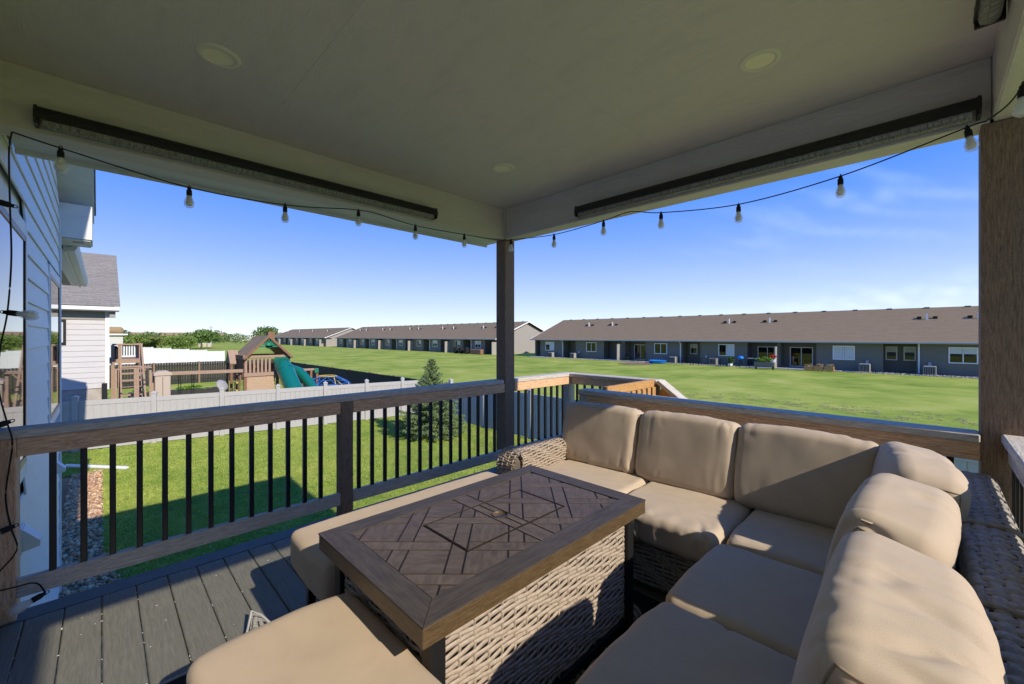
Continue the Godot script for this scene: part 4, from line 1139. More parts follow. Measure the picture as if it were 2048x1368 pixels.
func row_house(label: String, z_s: float, z_n: float, units: Array) -> Node3D:
	# long single storey building whose garden side faces -x
	var xw := 49.5
	var b := thing("townhouse_row", label, "townhouse", Vector3(xw + 8, G, (z_s + z_n) * 0.5), "long brown roofed townhouse rows")
	var N := Vector3(-1, 0, 0)
	var ev := 0.80
	box(b, "body", Vector3(xw + 1.7, G - 0.1, z_n + 0.1), Vector3(xw + 16, ev, z_s - 0.1), m.slate)
	var prev := z_n
	var segs := units.filter(func(u): return u[0] == "recess")
	# front wall between recesses
	for u in segs + [["recess", z_s, z_s]]:
		if u[1] - prev > 0.05:
			var st := S()
			laps(st, Vector3(xw, G, prev), Vector3(xw, G, u[1]), G + 0.1, ev - 0.05, 0.18, N)
			part(b, "front_wall", done(st), m.slate)
			box(b, "wall_core", Vector3(xw + 0.004, G, prev), Vector3(xw + 1.75, ev - 0.04, u[1]), m.slate)
			for e in [prev, u[1]]:
				box(b, "corner_board", Vector3(xw - 0.035, G + 0.1, e - 0.05), Vector3(xw + 0.003, ev - 0.05, e + 0.05), m.slate)
		prev = u[2]
	for u in segs:
		var st := S()
		laps(st, Vector3(xw + 1.66, G, u[1]), Vector3(xw + 1.66, G, u[2]), G + 0.1, ev - 0.05, 0.18, N)
		part(b, "recess_wall", done(st), m.slate)
	# roof
	var e0 := Vector3(xw - 0.6, ev + 0.02, 0)
	var r := S()
	var zs := z_s + 0.6
	var zn := z_n - 0.6
	courses(r, Vector3(xw - 0.6, ev + 0.06, zn), Vector3(xw - 0.6, ev + 0.06, zs), Vector3(57.5, 4.16, zs), Vector3(57.5, 4.16, zn), 60, 0.012)
	courses(r, Vector3(66.1, ev + 0.06, zs), Vector3(66.1, ev + 0.06, zn), Vector3(57.5, 4.16, zn), Vector3(57.5, 4.16, zs), 4, 0.012)
	part(b, "roof", done(r), m.roof)
	box(b, "gutter", Vector3(xw - 0.68, ev - 0.09, zn), Vector3(xw - 0.585, ev + 0.06, zs), m.trimgrey, 0.02)
	box(b, "soffit", Vector3(xw - 0.585, ev - 0.06, zn), Vector3(xw + 1.7, ev - 0.03, zs), m.slate2)
	for e in [[z_s, zs, 1.0], [z_n, zn, -1.0]]:
		var gb := S()
		prism(gb, PackedVector2Array([Vector2(xw + 0.05, G), Vector2(xw + 15.95, G), Vector2(xw + 15.95, ev - 0.02), Vector2(57.5, 3.9), Vector2(xw + 0.05, ev - 0.02)]), Vector3(0, 0, e[0] - (0.05 if e[2] > 0 else -0.05)), Vector3(1, 0, 0), Vector3.UP, 0.06 * e[2])
		part(b, "gable_wall", done(gb), m.slate2)
		for s in [[Vector3(xw - 0.62, ev - 0.02, e[1]), Vector3(57.5, 4.08, e[1])], [Vector3(66.12, ev - 0.02, e[1]), Vector3(57.5, 4.08, e[1])]]:
			bar(b, "rake_board", s[0], s[1], 0.2, 0.04, m.vinylwhite)
	var z := z_n + 1.0
	while z < z_s - 0.5:
		box(b, "ridge_vent", Vector3(57.2, 4.04, z), Vector3(57.44, 4.20, z + 0.4), m.slate)
		z += 2.7
	for u in units:
		match u[0]:
			"window": window(b, Vector3(xw - 0.02, -0.20, (u[1] + u[2]) * 0.5), N, u[2] - u[1], 1.33, m.winframe, u[3], 0.085)
			"rwindow": window(b, Vector3(xw + 1.63, -0.20, (u[1] + u[2]) * 0.5), N, u[2] - u[1], 1.25, m.winframe, [0.4], 0.085)
			"patio": window(b, Vector3(xw + 1.63, -0.78, (u[1] + u[2]) * 0.5), N, u[2] - u[1], 2.05, m.winframe, [0.0, 0.0], 0.09, "patio_door")
			"spout":
				bar(b, "downspout", Vector3(xw - 0.06, G + 0.1, u[1]), Vector3(xw - 0.06, ev - 0.25, u[1]), 0.09, 0.11, m.vinylwhite)
				bar(b, "downspout", Vector3(xw - 0.06, ev - 0.27, u[1]), Vector3(xw - 0.6, ev - 0.05, u[1]), 0.09, 0.11, m.vinylwhite)
			"divider":
				box(b, "privacy_wall", Vector3(xw - 1.3, G, u[1] - 0.12), Vector3(xw + 0.3, 0.30, u[1]), m.slate2)
				box(b, "wall_cap", Vector3(xw - 1.34, 0.30, u[1] - 0.15), Vector3(xw + 0.3, 0.34, u[1] + 0.03), m.slate)
			"pipe":
				for q in [[0.0, 1.0], [0.55, 0.0], [-0.5, 0.0]]:
					var px: float = 54.2
					var py := 0.86 + (px - 48.9) * 0.3872
					if q[1] > 0.0: bar(b, "vent_pipe", Vector3(px, py - 0.1, u[1]), Vector3(px, py + 0.55, u[1]), 0.13, 0.13, m.vinylwhite)
					else: box(b, "roof_vent", Vector3(px + 0.1, py + 0.02, u[1] + q[0] - 0.15), Vector3(px + 0.45, py + 0.28, u[1] + q[0] + 0.15), m.blackmatt)
			"meter": box(b, "meter_box", Vector3(xw - 0.14, -1.15, u[1] - 0.1), Vector3(xw - 0.02, -0.85, u[1] + 0.1), m.plastgrey)
	return b

func townhouses() -> void:
	m.trimgrey = mat(lin(0.36, 0.38, 0.37), 0.5)
	var units := [
		["recess", -44.5, -43.5], ["rwindow", -44.4, -43.6], ["window", -42.43, -40.70, [0.3, 1.0]], ["spout", -39.0], ["recess", -38.9, -36.6], ["rwindow", -37.6, -36.8],
		["window", -34.74, -33.04, [0.0, 0.0]], ["recess", -31.86, -28.98], ["divider", -28.95], ["recess", -28.65, -25.58], ["patio", -28.1, -26.2], ["window", -24.43, -22.77, [0.0, 0.0]],
		["spout", -21.1], ["recess", -20.95, -18.73], ["rwindow", -20.6, -19.75], ["window", -16.80, -15.14, [0.0, 1.0]], ["recess", -13.9, -11.01], ["patio", -13.3, -11.4], ["divider", -10.95],
		["recess", -10.85, -7.73], ["patio", -10.3, -8.3], ["window", -6.51, -4.87, [1.0, 1.0]], ["recess", -2.97, -0.74], ["rwindow", -2.86, -2.06], ["rwindow", -1.66, -0.86], ["spout", -0.65], ["window", 1.08, 2.72, [0.4, 0.4]],
		["recess", 4.9, 7.8], ["divider", 7.85], ["window", 12, 13.6, [0.0, 1.0]], ["pipe", -37.6], ["pipe", -33.4], ["pipe", -17.2], ["pipe", -12.9], ["pipe", -0.2], ["pipe", 3.0], ["meter", -19.6 + 1.5], ["meter", -4.0], ["meter", 0.0], ["meter", -36.0]]
	row_house("slate sided townhouse row with a long brown roof and tan privacy walls", 18.0, -44.61, units)
	var u2 := []
	var u3 := []
	for k in 5:
		var z := -121.5 + k * 13.9
		u2.append_array([["window", z, z + 1.7, [0.0, 0.6]], ["recess", z + 2.6, z + 4.9], ["spout", z + 5.1], ["window", z + 6.2, z + 7.9, [0.5, 0.5]], ["recess", z + 9.0, z + 12.2], ["patio", z + 9.6, z + 11.4], ["divider", z + 12.3], ["pipe", z + 3], ["pipe", z + 7]])
		if k < 4:
			var y := -188.0 + k * 13.9
			u3.append_array([["window", y, y + 1.7, [0.0, 0.6]], ["recess", y + 2.6, y + 4.9], ["window", y + 6.2, y + 7.9, [0.5, 0.5]], ["recess", y + 9.0, y + 12.2], ["divider", y + 12.3], ["pipe", y + 3]])
	var b2 := row_house("middle townhouse row with its grey end gable showing past the post", -54.0, -123.5, u2)
	window(b2, Vector3(53.5, -0.3, -53.93), Vector3(0, 0, 1), 1.0, 1.2, m.winframe, [0.0, 0.0], 0.09)
	row_house("farthest townhouse row beyond the play tower roof", -132.0, -190.0, u3)

func fence(called: String, label: String, a: Vector3, b: Vector3, posts: Array, top: float, mt: Material, plank: float, group := "") -> void:
	var f := thing(called, label, "fence", (a + b) * 0.5, group)
	var d := (b - a)
	var l := d.length()
	d /= l
	var n := d.cross(Vector3.UP)
	for t in posts:
		var p: Vector3 = a + d * t
		var ps := bar(f, "post", Vector3(p.x, G, p.z), Vector3(p.x, top + 0.09, p.z), 0.125, 0.125, mt, d)
		var st := S()
		prism(st, PackedVector2Array([Vector2(-0.075, -0.075), Vector2(0.075, -0.075), Vector2(0.075, 0.075), Vector2(-0.075, 0.075)]), Vector3(0, 0, 0), Vector3(0, 0, 1), Vector3(1, 0, 0), 0.03)
		for e in [[Vector3(-0.07, 0.03, -0.07), Vector3(0.07, 0.03, -0.07)], [Vector3(0.07, 0.03, -0.07), Vector3(0.07, 0.03, 0.07)], [Vector3(0.07, 0.03, 0.07), Vector3(-0.07, 0.03, 0.07)], [Vector3(-0.07, 0.03, 0.07), Vector3(-0.07, 0.03, -0.07)]]:
			tri(st, e[0], e[1], Vector3(0, 0.085, 0), Vector3(e[0].x + e[1].x, 0.1, e[0].z + e[1].z))
		part(ps, "post_cap", done(st), mt, Vector3(p.x, top + 0.09, p.z), Basis(d, Vector3.UP, -n))
	for i in posts.size() - 1:
		var t0: float = posts[i] + 0.0635
		var t1: float = posts[i + 1] - 0.0635
		bar(f, "top_rail", a + d * t0 + Vector3.UP * (top - 0.07 - a.y), a + d * t1 + Vector3.UP * (top - 0.07 - a.y), 0.14, 0.05, mt)
		bar(f, "bottom_rail", a + d * t0 + Vector3.UP * (G + 0.12 - a.y), a + d * t1 + Vector3.UP * (G + 0.12 - a.y), 0.14, 0.05, mt)
		bar(f, "backing_panel", a + d * t0 + Vector3.UP * ((G + top) * 0.5 + 0.025 - a.y), a + d * t1 + Vector3.UP * ((G + top) * 0.5 + 0.025 - a.y), top - G - 0.33, 0.006, mt)
		var np := maxi(1, int((t1 - t0) / plank + 0.5))
		var w := (t1 - t0) / np
		for k in np:
			var p := a + d * (t0 + (k + 0.5) * w)
			bar(f, "plank", Vector3(p.x, G + 0.19, p.z), Vector3(p.x, top - 0.14, p.z), w - 0.014, 0.026, mt, d, 0.004)

func board_fence(called: String, label: String, a: Vector3, b: Vector3, top: float, mt: Material, post_side: float, post_step: float, plank: float, group := "", top2 := -99.0) -> void:
	var f := thing(called, label, "fence", (a + b) * 0.5, group)
	var d := (b - a)
	var l := d.length()
	d /= l
	var n := d.cross(Vector3.UP) * post_side
	var t := 0.0
	var top1 := top
	while t < l:
		var p := a + d * t
		if top2 > -90.0: top = lerpf(top1, top2, t / l)
		bar(f, "post", Vector3(p.x, G, p.z) + n * 0.07, Vector3(p.x, top + 0.03, p.z) + n * 0.07, 0.1, 0.1, m.post if mt == m.fenceblack else mt, d)
		var e := minf(t + post_step, l)
		var st := S()
		var k := t
		while k < e - 0.02:
			var w := minf(plank, e - k)
			cbox(st, a + d * (k + w * 0.5) + Vector3.UP * ((G + 0.05 + top) * 0.5 - a.y + rng.randf_range(-0.008, 0.008)), Vector3(w - 0.012, top - G - 0.06, 0.018), 0.004, Basis(d, Vector3.UP, d.cross(Vector3.UP)))
			k += plank
		var pn := part(f, "plank_panel", done(st), mt)
		meta(pn, "", "", "", "stuff")
		for y in [G + 0.3, top - 0.2]:
			bar(f, "rail", a + d * t + Vector3.UP * (y - a.y) + n * 0.032, a + d * e + Vector3.UP * (y - a.y) + n * 0.032, 0.085, 0.04, mt)
		t += post_step

func fences() -> void:
	var a := Vector3(-0.378, G, -16.905); var b := Vector3(8.654, G, -15.113)
	var d := (b - a).normalized()
	var s := a - d * 1.9
	var posts := [0.0, 1.745]
	for px in [1.13, 2.79, 4.36, 5.85, 7.30, 8.69, 9.64]: posts.append((px - s.x) / d.x)
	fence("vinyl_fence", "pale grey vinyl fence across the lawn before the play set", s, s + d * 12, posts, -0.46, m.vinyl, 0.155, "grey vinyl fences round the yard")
	var pe := [0.0]
	for z in [-13.13, -11.2, -8.92, -6.9, -4.9, -2.9, -0.9, 1.1]: pe.append(z + 14.93)
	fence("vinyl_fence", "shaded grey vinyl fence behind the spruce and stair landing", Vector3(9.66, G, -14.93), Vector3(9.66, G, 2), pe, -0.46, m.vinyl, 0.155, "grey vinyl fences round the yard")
	board_fence("black_fence", "black board fence with posts running beside the open lawn", Vector3(9.64, G, -15.2), Vector3(9.64, G, -36), -0.48, m.fenceblack, 1.0, 2.4, 0.14, "black board fences")
	board_fence("black_fence", "black board fence behind the swing beam", Vector3(9.64, G, -36), Vector3(-3, G, -36), -0.42, m.fenceblack, -1.0, 2.4, 0.14, "black board fences")
	board_fence("white_fence", "white picket topped fence beyond the black fence", Vector3(9.6, G, -55), Vector3(0.4, G, -62), -0.28, m.vinylwhite, 1.0, 1.8, 0.16, "", 0.42)

# ---------- yard things ----------
func play_set() -> void:
	var Y := Vector3.UP
	var t := thing("play_tower", "brown wooden play tower with green sunburst gable and tube slides", "playset", Vector3(4.7, G, -19.3))
	var x0 := 3.93; var x1 := 5.46; var z0 := -20.1; var z1 := -18.6
	for p in [[x0, z1], [x1, z1], [x0, z0], [x1, z0]]:
		bar(t, "post", Vector3(p[0], G, p[1]), Vector3(p[0], 0.58, p[1]), 0.1, 0.1, m.playwood)
	for z in [z0, z1 + 0.06]:
		bar(t, "top_beam", Vector3(x0 - 0.08, 0.57, z), Vector3(x1 + 0.08, 0.57, z), 0.09, 0.05, m.palewood)
		bar(t, "floor_beam", Vector3(x0 - 0.05, -0.13, z), Vector3(x1 + 0.05, -0.13, z), 0.14, 0.05, m.palewood)
	for x in [x0 - 0.06, x1 + 0.06]:
		bar(t, "floor_beam", Vector3(x, -0.13, z0), Vector3(x, -0.13, z1), 0.14, 0.05, m.playwood)
		bar(t, "top_beam", Vector3(x, 0.57, z0), Vector3(x, 0.57, z1), 0.09, 0.05, m.playwood)
	box(t, "floor", Vector3(x0, -0.1, z0), Vector3(x1, -0.06, z1), m.playwood)
	for i in 7: bar(t, "slat", Vector3(x0 + 0.02 + i * 0.135, -0.06, z1 + 0.05), Vector3(x0 + 0.02 + i * 0.135, 0.53, z1 + 0.05), 0.03, 0.075, m.palewood, Vector3(0, 0, 1))
	box(t, "side_board", Vector3(x0 - 0.04, -0.06, z0), Vector3(x0 - 0.01, 0.53, z1 - 0.06), m.playwood)
	box(t, "back_board", Vector3(x0, -0.06, z0 - 0.04), Vector3(x1, 0.2, z0 - 0.01), m.playwood)
	box(t, "plywood_panel", Vector3(x0 + 0.05, G + 0.3, z1 + 0.02), Vector3(4.95, -0.20, z1 + 0.045), m.ply)
	for i in 5: bar(t, "rung", Vector3(x0 - 0.28, G + 0.3 + i * 0.3, -19.0), Vector3(x0 - 0.28, G + 0.3 + i * 0.3, -18.5), 0.05, 0.05, m.yellowpaint)
	for z in [-19.05, -18.45]: bar(t, "ladder_rail", Vector3(x0 - 0.32, G, z), Vector3(x0 - 0.18, -0.1, z), 0.09, 0.05, m.playwood)
	# gable roof, ridge along z
	for s in [-1.0, 1.0]:
		var xm := 4.70
		var st := S()
		var ex: float = xm + s * 0.86
		prism(st, PackedVector2Array([Vector2(xm, 1.40), Vector2(ex, 0.52), Vector2(ex, 0.46), Vector2(xm, 1.34)]), Vector3(0, 0, z1 + 0.22), Vector3(1, 0, 0), Y, -1.95)
		part(t, "roof_slope", done(st), m.roof if s < 0 else m.palewood)
		bar(t, "barge_board", Vector3(xm, 1.365, z1 + 0.235), Vector3(ex, 0.485, z1 + 0.235), 0.085, 0.025, m.playwood)
	# sunburst
	var sb := S()
	for i in 9:
		var an := PI * (0.08 + 0.84 * i / 8.0)
		var r: float = 0.42 if i in [3, 4, 5] else 0.36 if i in [2, 6] else 0.34
		cbox(sb, Vector3(4.70 + cos(an) * r * 0.62, 1.0 + sin(an) * r * 0.5, z1 + 0.19), Vector3(r * 0.7, 0.035, 0.02), 0.003, Basis(Vector3(0, 0, 1), atan2(sin(an) * 0.5, cos(an) * 0.62)))
	cbox(sb, Vector3(4.70, 0.965, z1 + 0.19), Vector3(0.92, 0.06, 0.024), 0.003)
	for s in [-1.0, 1.0]: cbox(sb, Vector3(4.70 + s * 0.23, 1.15, z1 + 0.19), Vector3(0.63, 0.06, 0.022), 0.003, Basis(Vector3(0, 0, 1), -s * 0.80))
	lathe(sb, [Vector2(0.13, -0.01), Vector2(0.13, 0.012), Vector2(0.0, 0.012)], 16, Vector3(4.70, 1.0, z1 + 0.19), Basis(Vector3(1, 0, 0), Vector3(0, 0, 1), Vector3(0, -1, 0)))
	part(t, "sunburst", done(sb), m.greenpaint)
	box(t, "chimney", Vector3(4.90, 1.0, -19.6), Vector3(5.15, 1.55, -19.3), m.playwood)
	# small side roof
	for s in [-1.0, 1.0]:
		var st := S()
		prism(st, PackedVector2Array([Vector2(0, 0.80), Vector2(s * 0.42, 0.30), Vector2(s * 0.42, 0.25), Vector2(0, 0.75)]), Vector3(3.62, 0, -20.0), Vector3(0, 0, 1), Y, -0.34)
		part(t, "side_roof", done(st), m.palewood)
	for z in [-20.35, -19.65]: bar(t, "side_post", Vector3(3.68, G, z), Vector3(3.68, 0.30, z), 0.08, 0.08, m.playwood)
	var gp := S()
	prism(gp, PackedVector2Array([Vector2(-0.38, 0.29), Vector2(0.38, 0.29), Vector2(0, 0.74)]), Vector3(3.65, 0, -20.0), Vector3(0, 0, 1), Y, 0.02)
	part(t, "side_gable", done(gp), m.greenpaint)
	# slides
	box(t, "slide_panel", Vector3(4.93, -0.08, z1 + 0.07), Vector3(5.50, 0.52, z1 + 0.09), m.slide)
	var tb := S()
	tube(tb, [Vector3(5.20, 0.18, -18.5), Vector3(5.22, 0.05, -18.2), Vector3(5.28, -0.35, -17.85), Vector3(5.37, -0.85, -17.4), Vector3(5.42, -1.2, -17.05), Vector3(5.45, -1.45, -16.7), Vector3(5.46, -1.52, -16.4)], 0.31, 22)
	part(t, "tube_slide", done(tb), m.slide)
	for q in [[Vector3(5.22, 0.05, -18.2), 0.325], [Vector3(5.345, -0.72, -17.52), 0.325]]:
		var rg := S()
		tube(rg, [q[0], q[0] + Vector3(0.006, -0.045, 0.035)], q[1], 22)
		part(t, "slide_collar", done(rg), m.slide)
	var ts := S()
	tube(ts, [Vector3(5.45, -0.10, -19.3), Vector3(5.75, -0.02, -19.15), Vector3(6.0, -0.15, -18.95), Vector3(6.2, -0.5, -18.6), Vector3(6.4, -0.95, -18.2), Vector3(6.5, -1.2, -17.9)], 0.19, 16)
	part(t, "tube_slide", done(ts), m.slide)
	# swing beam
	var s := thing("swing_frame", "long pale timber swing beam with hanging swings beside the tower", "swing set", Vector3(2.4, G, -18.5))
	bar(s, "beam", Vector3(1.2, 0.08, -18.6), Vector3(3.86, 0.04, -18.6), 0.12, 0.09, m.palewood)
	bar(s, "leg", Vector3(1.24, 0.1, -18.6), Vector3(1.12, G, -18.0), 0.09, 0.09, m.palewood)
	bar(s, "leg", Vector3(1.24, 0.1, -18.6), Vector3(1.12, G, -19.3), 0.09, 0.09, m.palewood)
	for x in [1.95, 2.32, 3.35]:
		for dx in [-0.03, 0.03]:
			var c := S()
			tube(c, [Vector3(x + dx, 0.0, -18.6), Vector3(x + dx, -1.35, -18.6)], 0.012, 5)
			part(s, "swing_chain", done(c), m.blackmatt)
		box(s, "swing_seat", Vector3(x - 0.12, -1.4, -18.7), Vector3(x + 0.12, -1.36, -18.5), m.blackmatt)
	var ms := thing("monkey_bars", "short timber climbing frame with green bolts beside the slides", "climbing frame", Vector3(6.5, G, -19.5))
	for x in [6.3, 6.55, 6.8]: bar(ms, "post", Vector3(x, G, -19.2), Vector3(x, -0.12, -19.2), 0.09, 0.09, m.playwood)
	bar(ms, "beam", Vector3(5.5, -0.08, -19.2), Vector3(6.85, -0.10, -19.2), 0.09, 0.07, m.palewood)
	box(ms, "bracket", Vector3(6.68, -0.25, -19.14), Vector3(6.84, -0.05, -19.1), m.greenpaint)
	# dome climber
	var dm := thing("dome_climber", "blue and yellow metal dome climber by the black fence", "climber", Vector3(7.3, G, -19.0))
	var c0 := Vector3(7.25, G, -19.2)
	var rings := []
	for k in 4:
		var el := PI * 0.5 * k / 3.6
		var ring := []
		for i in 9:
			var an := TAU * (i + 0.5 * k) / 8.0
			ring.append(c0 + Vector3(cos(an) * cos(el) * 1.5, sin(el) * 1.52, sin(an) * cos(el) * 1.5))
		rings.append(ring)
	for k in 4:
		for i in 8:
			var c := S()
			if k > 0:
				tube(c, [rings[k][i], rings[k][i + 1]], 0.016, 5)
				part(dm, "rod", done(c), m.yellowpaint if k % 2 == 1 else m.bluepaint)
			if k < 3:
				var e := S()
				tube(e, [rings[k][i], rings[k + 1][i]], 0.016, 5)
				part(dm, "rod", done(e), m.bluepaint)
				var g := S()
				tube(g, [rings[k][i + 1], rings[k + 1][i]], 0.016, 5)
				part(dm, "rod", done(g), m.yellowpaint if i % 3 == 0 else m.bluepaint)
	# storage cabinet, saucer, raised beds
	var cb := thing("storage_cabinet", "beige plastic storage cabinet below the swing beam", "cabinet", Vector3(1.45, G, -18.2))
	box(cb, "body", Vector3(1.25, G, -18.5), Vector3(1.66, 0.05, -18.1), m.beige, 0.02)
	var lid := S()
	prism(lid, PackedVector2Array([Vector2(1.22, 0.05), Vector2(1.69, 0.05), Vector2(1.69, 0.13), Vector2(1.57, 0.20), Vector2(1.34, 0.20), Vector2(1.22, 0.13)]), Vector3(0, 0, -18.52), Vector3(1, 0, 0), Y, 0.45)
	part(cb, "roof", done(lid), m.beige)
	bar(cb, "door_gap", Vector3(1.455, G + 0.1, -18.094), Vector3(1.455, 0.0, -18.094), 0.012, 0.012, m.groove)
	var sc := thing("saucer_swing", "pale grey round disc leaning beside the play tower", "disc", Vector3(3.0, G, -17.6))
	var ds := S()
	lathe(ds, [Vector2(0.0, 0.05), Vector2(0.16, 0.035), Vector2(0.22, 0.0), Vector2(0.215, -0.01), Vector2(0.0, 0.02)], 22, Vector3(3.02, -0.36, -17.55), Basis(Vector3(1, 0, 0), 1.0) * Basis(Vector3(0, 0, 1), -0.5))
	part(sc, "dish", done(ds), m.acmetal)
	bar(sc, "stand", Vector3(3.06, G, -17.6), Vector3(3.06, -0.36, -17.6), 0.04, 0.04, m.blackmatt)
	for q in [[2.3, -27.0, 2.2, "wide black raised garden bed with leafy greens by the black fence"], [0.9, -27.2, 1.0, "small black raised garden bed behind the cabinet"]]:
		var bd := thing("garden_bed", q[3], "planter", Vector3(q[0], G, q[1]), "black raised garden beds")
		box(bd, "box", Vector3(q[0], G, q[1]), Vector3(q[0] + q[2], G + 0.55, q[1] + 0.7), m.fenceblack, 0.02)
		part(bd, "greens", leaf_cloud(Vector3(q[0] + q[2] * 0.5, G + 0.62, q[1] + 0.35), Vector3(q[2] * 0.45, 0.2, 0.3), 500, 0.05, Color(0.10, 0.22, 0.02), Color(0.2, 0.34, 0.05), 3), m.leafdark)

func leaf_cloud(c: Vector3, r: Vector3, n: int, size: float, c0: Color, c1: Color, sd: int, lobes := 7) -> ArrayMesh:
	var q := RandomNumberGenerator.new()
	q.seed = sd
	var st := S()
	st.set_smooth_group(-1)
	var cen := []
	for i in lobes:
		var d := Vector3(q.randfn(), q.randfn() * 0.9, q.randfn()).normalized() * q.randf_range(0.35, 0.72)
		cen.append([d, q.randf_range(0.3, 0.52), q.randf()])
	for i in n:
		var l: Array = cen[q.randi() % lobes]
		var d: Vector3 = Vector3(q.randfn(), q.randfn(), q.randfn()).normalized() * pow(q.randf(), 0.45) * float(l[1])
		var p: Vector3 = c + (l[0] + d) * r
		var a := Vector3(q.randfn(), q.randfn(), q.randfn()).normalized()
		var b := a.cross(Vector3(q.randfn(), q.randfn(), q.randfn()).normalized()).normalized()
		var s := size * q.randf_range(0.6, 1.4)
		var col := c0.lerp(c1, q.randf())
		st.set_color(col)
		for v in [p - a * s, p + b * s * 0.55, p + a * s, p - a * s, p + a * s, p - b * s * 0.55]:
			st.add_vertex(v)
	return done(st)

func spruce() -> void:
	var t := thing("spruce_tree", "young blue green spruce on the lawn before the fence corner", "tree", Vector3(7.7, G, -11.4))
	var q := RandomNumberGenerator.new()
	q.seed = 77
	var b := Vector3(7.62, G, -11.4)
	var H := 2.52
	var tr := S()
	for i in 6: tube(tr, [b + Vector3(0, H * i / 6.0, 0), b + Vector3(0, H * (i + 1) / 6.0, 0)], 0.05 * (1.0 - i / 7.0), 8, false)
	part(t, "trunk", done(tr), m.bark)
	var st := S()
	st.set_smooth_group(-1)
	var y := 0.10
	while y < H:
		var k := y / H
		var rad := (1.12 * pow(1.0 - k, 0.80) + 0.03) * (1.0 if k < 0.45 else 0.82)
		var nb := int(lerpf(15, 6, k))
		for i in nb:
			var an := TAU * (i + q.randf()) / nb
			var l := rad * q.randf_range(0.66, 1.14)
			var dir := Vector3(cos(an), 0, sin(an))
			var rise := lerpf(0.12, 1.1, pow(k, 1.6)) + q.randf_range(-0.08, 0.1)
			var side := dir.cross(Vector3.UP)
			var steps := maxi(4, int(l / 0.035))
			for s in steps:
				var f := (s + 0.5) / steps
				var p := b + Vector3(0, y, 0) + dir * l * f + Vector3.UP * (l * rise * f * f * 0.7)
				for e in [-1.0, 0.0, 1.0]:
					var tl := (0.12 + 0.1 * (1.0 - f)) * minf(1.0, l) * q.randf_range(0.7, 1.2)
					var td: Vector3 = (dir * 0.9 + side * e * 0.9 + Vector3.UP * q.randf_range(-0.1, 0.35)).normalized()
					for w in 6:
						var o := p + td * tl * (w + q.randf()) / 6.0
						var nd: Vector3 = (td + Vector3(q.randfn(), q.randfn() + 0.2, q.randfn()) * 0.75).normalized()
						var pw := nd.cross(Vector3(q.randfn(), q.randfn(), q.randfn())).normalized() * 0.0085
						var col := Color(0.11, 0.185, 0.07).lerp(Color(0.34, 0.42, 0.18), q.randf())
						st.set_color(col)
						st.add_vertex(o - pw); st.add_vertex(o + nd * 0.075); st.add_vertex(o + pw)
		y += lerpf(0.105, 0.085, k)
	part(t, "crown", done(st), m.leafdark)

func tree(called: String, label: String, at: Vector3, h: float, r: float, n: int, c0: Color, c1: Color, sd: int, group: String, low := 0.2) -> void:
	var t := thing(called, label, "tree", at, group)
	var st := S()
	tube(st, [at, at + Vector3(0.05, h * 0.3, 0), at + Vector3(0, h * 0.7, 0.05)], h * 0.025, 7)
	part(t, "trunk", done(st), m.bark)
	part(t, "crown", leaf_cloud(at + Vector3(0, h * (0.5 + low * 0.5), 0), Vector3(r, h * (0.5 - low * 0.3), r), n, maxf(0.1, r * 0.075), c0, c1, sd, 16), m.leafdark)

func at_px(px: float, dist: float) -> Vector3:
	# a spot on the ground, dist metres along the bearing of that column of the survey
	var r := (px - 1024.0) / 828.0
	var v := Vector3(0.7039 + r * 0.7103, 0, -0.7103 + r * 0.7039) * dist
	return Vector3(v.x, G, v.z)

